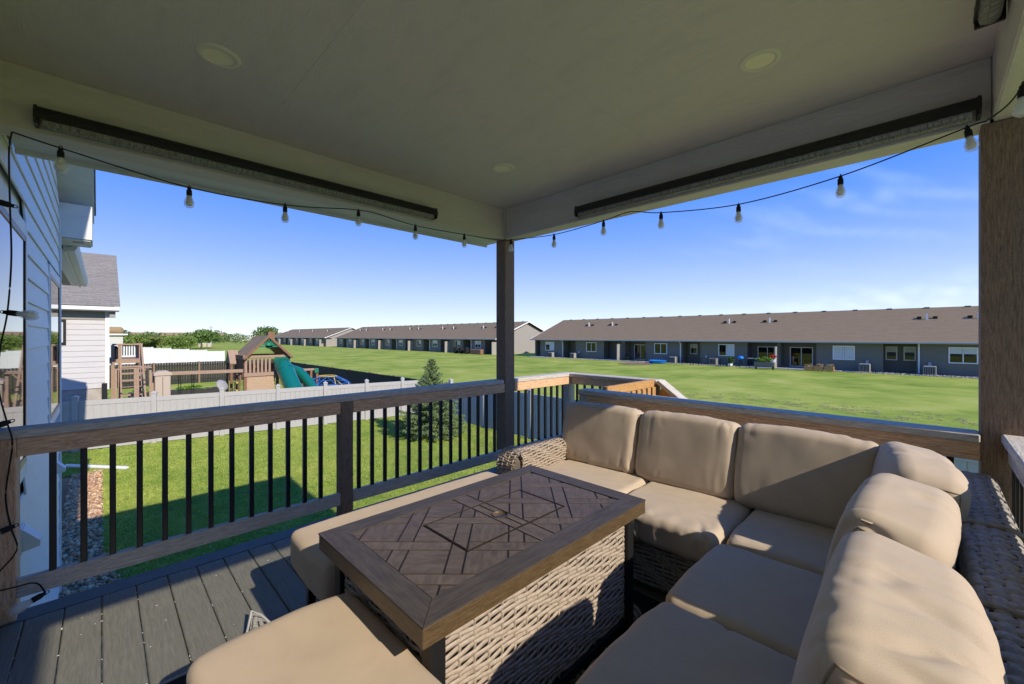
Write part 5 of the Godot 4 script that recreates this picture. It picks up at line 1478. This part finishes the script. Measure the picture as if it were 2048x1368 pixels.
func far_trees() -> void:
	var dark := Color(0.07, 0.125, 0.03); var mid := Color(0.13, 0.21, 0.045); var lite := Color(0.24, 0.33, 0.075); var olive := Color(0.25, 0.25, 0.08)
	var rows := [
		[228, 62, 6.2, 2.6, dark, mid, "dark bushy tree rising beside the white house corner"], [248, 60, 4.6, 2.6, dark, mid, "dark round tree above the neighbouring deck rail"],
		[268, 58, 4.4, 2.6, mid, lite, "bright green rounded tree behind the white fence end"], [290, 66, 4.9, 2.4, dark, mid, "dark upright tree behind the white fence"],
		[322, 64, 4.6, 2.3, mid, olive, "olive tinged tree rising over the white fence"], [345, 60, 4.3, 1.9, mid, lite, "thin airy young tree over the white fence"],
		[365, 62, 4.7, 2.0, mid, lite, "light green slender tree over the white fence"], [380, 63, 4.4, 1.8, mid, lite, "light green tree at the end of the white fence row"],
		[300, 74, 4.6, 2.6, mid, olive, "yellowish tree farther back behind the white fence"], [402, 150, 6.4, 5.0, dark, mid, "dark tree by the far utility pole"]]
	var k := 0
	for a in rows:
		tree("yard_tree", a[6], at_px(a[0], a[1] * 0.3 + 62.0), a[2] * 0.80, a[3] * 1.05, 1300, a[4], a[5], 100 + k, "trees behind the white fence")
		k += 1
	var far := [[535, 250, 9.5, 9.0, "broad green tree beyond the play tower roof"], [588, 330, 8.0, 8.0, "green tree top behind the farthest townhouse roof"], [652, 330, 8.5, 14.0, "wide low green grove behind the middle townhouse roof"]]
	for a in far:
		tree("field_tree", a[4], at_px(a[0], a[1]), a[2], a[3], 1600, Color(0.07, 0.13, 0.03), Color(0.15, 0.23, 0.06), 150 + k, "trees on the horizon", 0.05)
		k += 1
	# a far-off belt of wood that reads as one mass
	var q := RandomNumberGenerator.new()
	q.seed = 9
	var st := S()
	st.set_smooth_group(-1)
	for i in 100:
		var px := q.randf_range(215, 560)
		var d := q.randf_range(175, 330)
		var c := at_px(px, d)
		var h := q.randf_range(2.6, 5.2) * (1.0 if q.randf() < 0.85 else 1.35)
		for j in 90:
			var v := Vector3(q.randfn(), q.randfn(), q.randfn()).normalized()
			var p := c + Vector3(v.x * h * 0.75, h * 0.48 + v.y * h * 0.46, v.z * h * 0.75)
			var a := Vector3(q.randfn(), q.randfn(), q.randfn()).normalized() * h * 0.13
			var b := a.cross(Vector3(q.randfn(), q.randfn(), q.randfn())).normalized() * h * 0.1
			st.set_color(Color(0.07, 0.12, 0.035).lerp(Color(0.16, 0.22, 0.07), q.randf()))
			st.add_vertex(p - a); st.add_vertex(p + b); st.add_vertex(p + a)
	var o := part(self, "distant_treeline", done(st), m.leafdark)
	meta(o, "distant belt of dark green trees along the horizon", "trees", "", "stuff")
	# small pale houses between the far trees
	var hs := [[300, 260, 9, "pale house among far trees above the white fence"], [348, 290, 11, "white low house among far trees near the thin tree"], [376, 280, 9, "cream house among far trees near the utility pole"], [398, 300, 12, "pale long house among far trees behind the pole"], [500, 300, 26, "long white shed on the horizon behind the play tower"], [444, 340, 14, "pale far house right of the utility pole".replace("right of", "beyond")]]
	for a in hs:
		var p := at_px(a[0], a[1])
		var h := thing("distant_house", a[3], "house", p, "far houses on the horizon")
		box(h, "wall", p + Vector3(-a[2] * 0.5, 0, -4), p + Vector3(a[2] * 0.5, 3.6, 4), m.nsiding)
		for s in [-1.0, 1.0]:
			var rs := S()
			prism(rs, PackedVector2Array([Vector2(0, 5.6), Vector2(s * 4.6, 3.4), Vector2(s * 4.6, 3.2), Vector2(0, 5.4)]), p + Vector3(-a[2] * 0.55, 0, 0), Vector3(0, 0, 1), Vector3.UP, -a[2] * 1.1 * -1.0 * -1.0 if false else a[2] * 1.1)
			part(h, "roof", done(rs), m.roof)
	var sh := at_px(226, 60)
	var hh := thing("distant_house", "tan roofed house peeking out past the white house corner", "house", sh, "far houses on the horizon")
	box(hh, "wall", sh + Vector3(-4, 0, -2), sh + Vector3(1.0, 3.4, 2), m.nsiding)
	box(hh, "eave", sh + Vector3(-4.4, 3.4, -2.4), sh + Vector3(1.5, 3.6, 2.4), m.vinylwhite)
	box(hh, "roof", sh + Vector3(-4.2, 3.6, -1.6), sh + Vector3(1.1, 4.6, 1.6), m.roof, 0.5)
	var pl := at_px(422, 128)
	var up := thing("utility_pole", "tall pale pole standing alone in the far field", "pole", pl)
	bar(up, "pole", pl, pl + Vector3(0, 6.4, 0), 0.28, 0.28, m.plastgrey)
	bar(up, "cross_arm", pl + Vector3(-0.7, 6.0, 0), pl + Vector3(0.7, 6.0, 0), 0.15, 0.15, m.plastgrey)
	for i in 3:
		var p := at_px([400.0, 409.0, 418.0][i], 124)
		var c := thing("utility_box", "small cream box in the field beside the far pole", "box", p, "cream boxes in the field")
		box(c, "cabinet", p + Vector3(-0.45, 0, -0.4), p + Vector3(0.45, 1.0, 0.4), m.beige, 0.05)
		box(c, "lid", p + Vector3(-0.5, 1.0, -0.45), p + Vector3(0.5, 1.08, 0.45), m.vinylwhite)

func patio_things() -> void:
	var xw := 49.5
	var k := 0
	var acl := ["grey air conditioner unit farthest along near the row end", "grey air conditioner unit beside the first wall recess", "grey air conditioner unit next to the blue paddling pool", "grey air conditioner unit beside the black wire fence", "grey air conditioner unit between flower boxes and dark recess", "grey air conditioner unit below the window by the thick post"]
	for z in [-40.5, -36.4, -21.6, -17.0, -4.1, 0.0]:
		var o := thing("air_conditioner", acl[k], "air conditioner", Vector3(xw - 0.9, G, z), "air conditioners along the townhouses")
		box(o, "cabinet", Vector3(xw - 1.25, G + 0.08, z - 0.38), Vector3(xw - 0.5, G + 0.80, z + 0.38), m.acmetal, 0.04)
		for i in 7: box(o, "louver", Vector3(xw - 1.262, G + 0.14, z - 0.33 + i * 0.1), Vector3(xw - 1.252, G + 0.72, z - 0.27 + i * 0.1), m.blackmatt, 0.002)
		box(o, "pad", Vector3(xw - 1.35, G, z - 0.46), Vector3(xw - 0.4, G + 0.08, z + 0.46), m.concrete)
		k += 1
	# patios
	for q in [[-44.6, -41.0], [-32.0, -25.4], [-14.0, -7.5]]:
		var p := part(self, "patio_slab", lum(3.6, 0.1, q[1] - q[0], 0.01), m.concrete, Vector3(xw - 0.1, G + 0.03, (q[0] + q[1]) * 0.5))
		meta(p, "pale concrete patio strip along the townhouse wall", "patio", "townhouse patios", "structure")
	# pool
	var pl := thing("paddling_pool", "bright blue round paddling pool on the grass by the townhouse", "paddling pool", Vector3(47.2, G, -22.9))
	var st := S()
	lathe(st, [Vector2(0.0, 0.02), Vector2(0.86, 0.02), Vector2(0.92, 0.05), Vector2(1.0, 0.33), Vector2(1.06, 0.36), Vector2(1.04, 0.38), Vector2(0.97, 0.36), Vector2(0.88, 0.1), Vector2(0.0, 0.08)], 24, Vector3(47.2, G, -22.9))
	part(pl, "tub", done(st), m.bluepool)
	var wt := S()
	lathe(wt, [Vector2(0.0, 0.2), Vector2(0.91, 0.2)], 24, Vector3(47.2, G, -22.9))
	part(pl, "water", done(wt), m.water)
	# dirt patch
	var dp := PackedVector2Array()
	for i in 22:
		var an := TAU * i / 22
		dp.append(Vector2(cos(an) * 2.4 * rng.randf_range(0.8, 1.1), sin(an) * 2.0 * rng.randf_range(0.8, 1.1)))
	var ds := S()
	prism(ds, dp, Vector3(44.5, G + 0.004, -24.4), Vector3(1, 0, 0), Vector3(0, 0, -1), 0.03)
	var dt := part(self, "dirt_patch", done(ds), m.dirt)
	meta(dt, "bare brown dirt patch in the grass by the paddling pool", "dirt", "", "structure")
	# garden furniture
	for q in [[-27.6, "dark folded recliner leaning by the tan privacy wall"], [-26.2, "dark patio chair before the glass patio door"]]:
		var c := thing("patio_chair", q[1], "chair", Vector3(48.3, G, q[0]), "dark patio chairs")
		for e in [[-0.25, -0.25], [0.25, -0.25], [-0.25, 0.25], [0.25, 0.25]]: bar(c, "leg", Vector3(48.3 + e[0], G + 0.06, q[0] + e[1]), Vector3(48.3 + e[0], G + 0.5, q[0] + e[1]), 0.05, 0.05, m.blackmatt)
		box(c, "seat", Vector3(48.02, G + 0.48, q[0] - 0.28), Vector3(48.58, G + 0.54, q[0] + 0.28), m.blackmatt)
		box(c, "backrest", Vector3(48.54, G + 0.5, q[0] - 0.28), Vector3(48.62, G + 1.15, q[0] + 0.28), m.blackmatt)
	var g := thing("kettle_grill", "blue lidded charcoal grill on thin legs by the wall", "grill", Vector3(48.4, G, -14.2))
	var gs := S()
	lathe(gs, [Vector2(0.0, 0.74), Vector2(0.2, 0.78), Vector2(0.3, 0.92), Vector2(0.27, 1.05), Vector2(0.12, 1.14), Vector2(0.0, 1.15)], 16, Vector3(48.4, G, -14.2))
	part(g, "bowl", done(gs), m.bluepool)
	for i in 3: bar(g, "leg", Vector3(48.4, G + 0.8, -14.2), Vector3(48.4 + cos(i * 2.1) * 0.3, G, -14.2 + sin(i * 2.1) * 0.3), 0.03, 0.03, m.blackmatt)
	var tb := thing("patio_table", "small dark table with pale cloth beside the patio door", "table", Vector3(48.6, G, -13.0))
	box(tb, "top", Vector3(48.2, G + 0.9, -13.5), Vector3(48.9, G + 0.96, -12.5), m.plastgrey)
	for e in [[48.25, -13.45], [48.85, -13.45], [48.25, -12.55], [48.85, -12.55]]: bar(tb, "leg", Vector3(e[0], G, e[1]), Vector3(e[0], G + 0.9, e[1]), 0.05, 0.05, m.blackmatt)
	# planters
	var pt := thing("raised_planter", "dark blue raised planter with bright leafy plants on legs", "planter", Vector3(46.0, G, -11.4))
	box(pt, "trough", Vector3(45.7, G + 0.35, -12.2), Vector3(46.2, G + 0.72, -10.5), m.slate)
	for e in [[45.75, -12.1], [46.15, -12.1], [45.75, -10.6], [46.15, -10.6]]: bar(pt, "leg", Vector3(e[0], G, e[1]), Vector3(e[0], G + 0.4, e[1]), 0.06, 0.06, m.blackmatt)
	part(pt, "plants", leaf_cloud(Vector3(45.95, G + 0.95, -11.35), Vector3(0.35, 0.35, 0.95), 500, 0.07, Color(0.14, 0.26, 0.02), Color(0.32, 0.42, 0.06), 5), m.leafdark)
	var fp := thing("flower_pot", "tall dark pot of red flowers behind the raised planter", "flower pot", Vector3(47.2, G, -10.9))
	var ps := S()
	lathe(ps, [Vector2(0.0, 0.0), Vector2(0.16, 0.0), Vector2(0.24, 1.0), Vector2(0.0, 1.0)], 12, Vector3(47.2, G, -10.9))
	part(fp, "pot", done(ps), m.plastgrey)
	part(fp, "flowers", leaf_cloud(Vector3(47.2, G + 1.15, -10.9), Vector3(0.42, 0.24, 0.42), 200, 0.07, Color(0.4, 0.01, 0.01), Color(0.6, 0.03, 0.03), 6), m.leafdark)
	var fl := ["wooden flower box nearest the patio door with pink flowers".replace("nearest", "beside"), "middle wooden flower box with pink flowers", "small wooden flower box with pale pink flowers at the patio edge"]
	k = 0
	for z in [-8.0, -7.25, -6.45]:
		var f := thing("flower_box", fl[k], "flower box", Vector3(47.2, G, z), "wooden flower boxes on the patio")
		box(f, "box", Vector3(46.95, G + 0.08, z - 0.34), Vector3(47.35, G + 0.48, z + 0.34), m.newwood)
		part(f, "flowers", leaf_cloud(Vector3(47.15, G + 0.58, z), Vector3(0.3, 0.18, 0.4), 220, 0.05, Color(0.12, 0.22, 0.04), Color(0.6, 0.35, 0.3), 7 + k), m.leafdark)
		k += 1
	# thin black wire fence
	var wf := thing("wire_garden_fence", "thin black metal garden fence around the townhouse patio", "fence", Vector3(46.8, G, -17))
	for i in 9:
		var z := -20.6 + i * 0.95
		for e in [0.0, 0.62]: bar(wf, "stake", Vector3(47.2, G, z + e), Vector3(47.2, G + 0.85, z + e), 0.035, 0.035, m.blackmatt)
		bar(wf, "top_wire", Vector3(47.2, G + 0.84, z), Vector3(47.2, G + 0.84, z + 0.62), 0.03, 0.03, m.blackmatt)
	var pot := thing("patio_plant", "spiky potted plant in a white pot beside the grill", "plant", Vector3(47.7, G, -15.0))
	var pp := S()
	lathe(pp, [Vector2(0.0, 0.0), Vector2(0.16, 0.0), Vector2(0.24, 0.32), Vector2(0.0, 0.32)], 12, Vector3(47.7, G, -15.0))
	part(pot, "pot", done(pp), m.vinylwhite)
	part(pot, "leaves", leaf_cloud(Vector3(47.7, G + 0.75, -15.0), Vector3(0.4, 0.5, 0.4), 160, 0.12, Color(0.03, 0.08, 0.02), Color(0.08, 0.15, 0.04), 8), m.leafdark)
	var ld := thing("patio_furniture", "dark red patio sofa with chairs before the middle townhouse row", "patio set", Vector3(48, G, -60))
	box(ld, "sofa", Vector3(47.3, G, -58.6), Vector3(48.1, G + 0.9, -55.6), m.playwood, 0.1)
	for i in 3: box(ld, "chair", Vector3(47.2, G, -63.5 + i * 1.6), Vector3(48.0, G + 1.2, -62.7 + i * 1.6), m.blackmatt, 0.15)

func rock_mesh(sd: int) -> ArrayMesh:
	var q := RandomNumberGenerator.new()
	q.seed = sd
	var sp := SphereMesh.new()
	sp.radius = 0.5; sp.height = 1.0; sp.radial_segments = 8; sp.rings = 4
	var st := S()
	st.create_from(sp, 0)
	var md := MeshDataTool.new()
	md.create_from_surface(st.commit(), 0)
	var off := {}
	for i in md.get_vertex_count():
		var v := md.get_vertex(i)
		var key := v.snappedf(0.001)
		if not off.has(key): off[key] = q.randf_range(0.82, 1.15)
		md.set_vertex(i, v * off[key])
	var am := ArrayMesh.new()
	md.commit_to_surface(am)
	var s2 := SurfaceTool.new()
	s2.create_from(am, 0)
	s2.generate_normals()
	return s2.commit()

func ground_cover() -> void:
	var q := RandomNumberGenerator.new()
	q.seed = 31
	# stone bed beside the house
	var bed := S()
	prism(bed, PackedVector2Array([Vector2(-0.8, 3.0), Vector2(0.55, 3.0), Vector2(0.30, 7.6), Vector2(0.02, 8.8), Vector2(0.0, 13.9), Vector2(-0.8, 14.6)]), Vector3(0, G + 0.003, 0), Vector3(1, 0, 0), Vector3(0, 0, -1), 0.004)
	var bd := part(self, "stone_bed", done(bed), m.dirt)
	meta(bd, "bed of earth under the river stones by the house", "ground", "", "structure")
	var cols := [Color(0.42, 0.33, 0.25), Color(0.30, 0.24, 0.19), Color(0.50, 0.44, 0.37), Color(0.36, 0.24, 0.17), Color(0.22, 0.19, 0.17), Color(0.55, 0.46, 0.35)]
	var xf := []; var cc := []
	for i in 5200:
		var z := -q.randf_range(3.0, 14.2)
		var edge := 0.0 if z < -8.8 else lerpf(0.02, 0.5, clampf((z + 8.8) / 5.0 * 1.4, 0, 1))
		var p := Vector3(q.randf_range(-0.5, edge + q.randf_range(-0.02, 0.02)), G + q.randf_range(0.0, 0.035), z)
		var s := q.randf_range(0.028, 0.066)
		xf.append(Transform3D(Basis.from_euler(Vector3(q.randf() * 6, q.randf() * 6, q.randf() * 6)) * Basis.from_scale(Vector3(s * 1.25, s * 0.7, s)), p))
		cc.append(cols[q.randi() % 6] * Color(1.35, 1.08, 0.8) * q.randf_range(1.0, 1.5))
	stuff("river_stones", "tan river stones filling the bed beside the house wall", "stones", rock_mesh(1), m.rock, xf, cc)
	xf = []; cc = []
	for i in 5200:
		var p := Vector3(q.randf_range(47.6, 49.4), G + q.randf_range(0.0, 0.05), q.randf_range(-44, 4.5))
		var s := q.randf_range(0.06, 0.14)
		xf.append(Transform3D(Basis.from_euler(Vector3(q.randf() * 6, q.randf() * 6, q.randf() * 6)) * Basis.from_scale(Vector3(s * 1.25, s * 0.7, s)), p))
		cc.append(Color(0.5, 0.44, 0.37) * q.randf_range(0.6, 1.2))
	stuff("landscape_stones", "pale stones along the foot of the townhouse wall", "stones", rock_mesh(2), m.rock, xf, cc)
	# grass
	var tuft := S()
	tuft.set_smooth_group(-1)
	for i in 9:
		var an := q.randf() * TAU
		var p := Vector3(cos(an), 0, sin(an)) * q.randf_range(0.0, 0.03)
		var d := Vector3(q.randfn() * 0.35, 1.0, q.randfn() * 0.35) * q.randf_range(0.03, 0.06)
		var w := Vector3(sin(an * 3.0), 0, cos(an * 3.0)) * 0.0028
		var mid := p + d * 0.55 + Vector3(0, 0.004, 0)
		for v in [p - w, mid - w * 0.8, mid + w * 0.8, p - w, mid + w * 0.8, p + w, mid - w * 0.8, p + d + Vector3(d.x, -0.004, d.z) * 0.5, mid + w * 0.8]:
			tuft.set_color(Color.WHITE)
			tuft.add_vertex(v)
	var tm := done(tuft)
	var nz := FastNoiseLite.new()
	nz.seed = 6
	nz.frequency = 0.35
	xf = []; cc = []
	var blade := func(p: Vector3, s: float) -> void:
		var n := nz.get_noise_2d(p.x, p.z) * 0.5 + nz.get_noise_2d(p.x * 5.0, p.z * 5.0) * 0.4
		var t := clampf(0.45 + n + q.randf_range(-0.2, 0.2), 0, 1)
		var c := Color(0.235, 0.36, 0.05).lerp(Color(0.50, 0.55, 0.11), t)
		if q.randf() < 0.05: c = Color(0.48, 0.43, 0.18)
		xf.append(Transform3D(Basis(Vector3.UP, q.randf() * TAU).scaled(Vector3(s, s * q.randf_range(0.7, 1.2), s)), p))
		cc.append(c)
	for i in 150000:
		var p := Vector3(q.randf_range(-0.75, 9.6), G, -q.randf_range(3.3, 16.8))
		if p.x < 0.03 and p.z > -14.0: continue
		if p.x < lerpf(0.02, 0.5, clampf((p.z + 8.8) / 5.0 * 1.4, 0, 1)) and p.z > -8.8: continue
		blade.call(p, q.randf_range(0.8, 1.25))
	stuff("lawn_grass", "short mown green grass of the fenced lawn", "grass", tm, m.bladegreen, xf, cc)
	xf = []; cc = []
	for i in 210000:
		var u := pow(q.randf(), 1.5)
		var p := Vector3(9.8 + u * 37.0, G, q.randf_range(-16.0 - u * 22.0, 2.0 + u * 4.0))
		blade.call(p, q.randf_range(1.2, 1.9))
	stuff("common_grass", "mown grass of the open lawn before the townhouses", "grass", tm, m.bladegreen, xf, cc)
	# dry clippings
	xf = []; cc = []
	for i in 6000:
		var z := q.randf_range(-14.0, 4.0)
		var p := Vector3(23.4 + 0.15 * sin(z * 1.3) + q.randfn() * 1.0, G + 0.01, z)
		if nz.get_noise_2d(p.x * 3.0, p.z * 3.0) < 0.12: continue
		xf.append(Transform3D(Basis.from_euler(Vector3(q.randfn() * 0.9, q.randf() * TAU, q.randfn() * 0.9)).scaled(Vector3(1, 0.3, 1) * q.randf_range(1.6, 2.4)), p))
		cc.append(Color(0.50, 0.46, 0.20) * q.randf_range(0.7, 1.15))
	stuff("dry_clippings", "line of dry brown grass clippings on the open lawn", "clippings", tm, m.bladegreen, xf, cc)

func _ready() -> void:
	rng.seed = 1
	# ---- camera, sky, sun, exposure ----
	var cam := Camera3D.new()
	cam.name = "camera"
	cam.projection = Camera3D.PROJECTION_FRUSTUM
	cam.near = 0.05
	cam.far = 4000.0
	cam.size = 2.0 * 0.05 * 684.0 / 828.0
	cam.frustum_offset = Vector2(0.0, -0.05 * 12.0 / 828.0)
	add_child(cam)
	cam.position = Vector3(0, 1.375, 0)
	cam.rotation_degrees = Vector3(0, -44.74, 0)
	cam.current = true
	var env := Environment.new()
	env.background_mode = Environment.BG_SKY
	var sky := Sky.new()
	var sm := ProceduralSkyMaterial.new()
	sm.sky_top_color = lin(0.006, 0.135, 0.60)
	sm.sky_horizon_color = lin(0.60, 0.68, 0.715)
	sm.sky_curve = 0.095
	sm.sky_energy_multiplier = 1.0
	sm.ground_bottom_color = lin(0.10, 0.13, 0.05)
	sm.ground_horizon_color = lin(0.5, 0.55, 0.5)
	sm.sun_angle_max = 8.0
	sm.sky_cover = cirrus()
	sky.sky_material = sm
	env.sky = sky
	env.tonemap_mode = Environment.TONE_MAPPER_LINEAR
	env.tonemap_exposure = 1.75
	env.sdfgi_enabled = true
	env.ssao_enabled = true
	env.ssil_enabled = true
	var we := WorldEnvironment.new()
	we.name = "world_environment"
	we.environment = env
	add_child(we)
	var sun := DirectionalLight3D.new()
	sun.name = "sun"
	sun.light_energy = 0.95
	sun.light_color = Color(1.0, 0.955, 0.88)
	sun.light_angular_distance = 0.55
	sun.shadow_enabled = true
	add_child(sun)
	sun.look_at_from_position(Vector3.ZERO, Vector3(-0.02, -0.65, -1.0))
	# ---- setting ----
	materials()
	var gs := S()
	quad(gs, Vector3(-1500, 0, -1500), Vector3(1500, 0, -1500), Vector3(1500, 0, 1500), Vector3(-1500, 0, 1500), Vector3.UP)
	var gr := part(self, "ground", done(gs), m.ground, Vector3(0, G, 0))
	meta(gr, "grass covered flat ground reaching to the horizon", "ground", "", "structure")
	deck()
	porch()
	railings()
	house()
	neighbour_house()
	townhouses()
	fences()
	# ---- things ----
	fire_table()
	sofa()
	ottoman("long tan ottoman beside the fire table below the lawn railing", Vector3(0.625, 0, -2.125), Vector3(1.86, 0, -1.66), 3)
	ottoman("long tan ottoman at the end of the fire table near the house", Vector3(0.165, 0, -1.49), Vector3(0.645, 0, -0.25), 4)
	rug()
	fixtures()
	string_lights()
	play_set()
	spruce()
	far_trees()
	patio_things()
	ground_cover()

func cirrus() -> ImageTexture:
	var im := Image.create(1024, 512, false, Image.FORMAT_RGBA8)
	var a := FastNoiseLite.new()
	a.seed = 14
	a.frequency = 1.0
	a.fractal_octaves = 5
	var b := FastNoiseLite.new()
	b.seed = 22
	b.frequency = 1.0
	b.fractal_octaves = 2
	for y in 256:
		var el := (0.5 - (y + 0.5) / 512.0) * PI
		for x in 1024:
			var az := x / 1024.0 * TAU
			var d := Vector3(sin(az) * cos(el), sin(el), -cos(az) * cos(el))
			var p := d / (d.y + 0.12)
			var w := b.get_noise_2d(p.x * 0.5, p.z * 0.5) * 0.4
			var n := a.get_noise_2d(p.x * 0.9 + p.z * 0.5 + w, (p.z - p.x * 0.5) * 3.2 + w * 2.0)
			var big := 0.0
			# thin wisps: one high over the townhouses, one low beside it, the rest of the sky all but clear
			for k in [[atan2(-0.04, 1.38), 0.245, 0.26, 0.075, 1.0], [atan2(0.02, 1.45), 0.075, 0.30, 0.028, 0.8], [2.4, 0.5, 0.7, 0.2, 0.6], [-2.6, 0.35, 0.5, 0.12, 0.6]]:
				var da := wrapf(atan2(d.z, d.x) - float(k[0]), -PI, PI)
				big += float(k[4]) * exp(-pow(da / float(k[2]), 2.0) - pow((el - float(k[1]) - da * 0.12) / float(k[3]), 2.0))
			var al := clampf((smoothstep(-0.25, 0.6, n) * 0.9 + 0.05) * big, 0, 1)
			im.set_pixel(x, y, Color(1, 1, 1, al * 0.11))
	return ImageTexture.create_from_image(im)
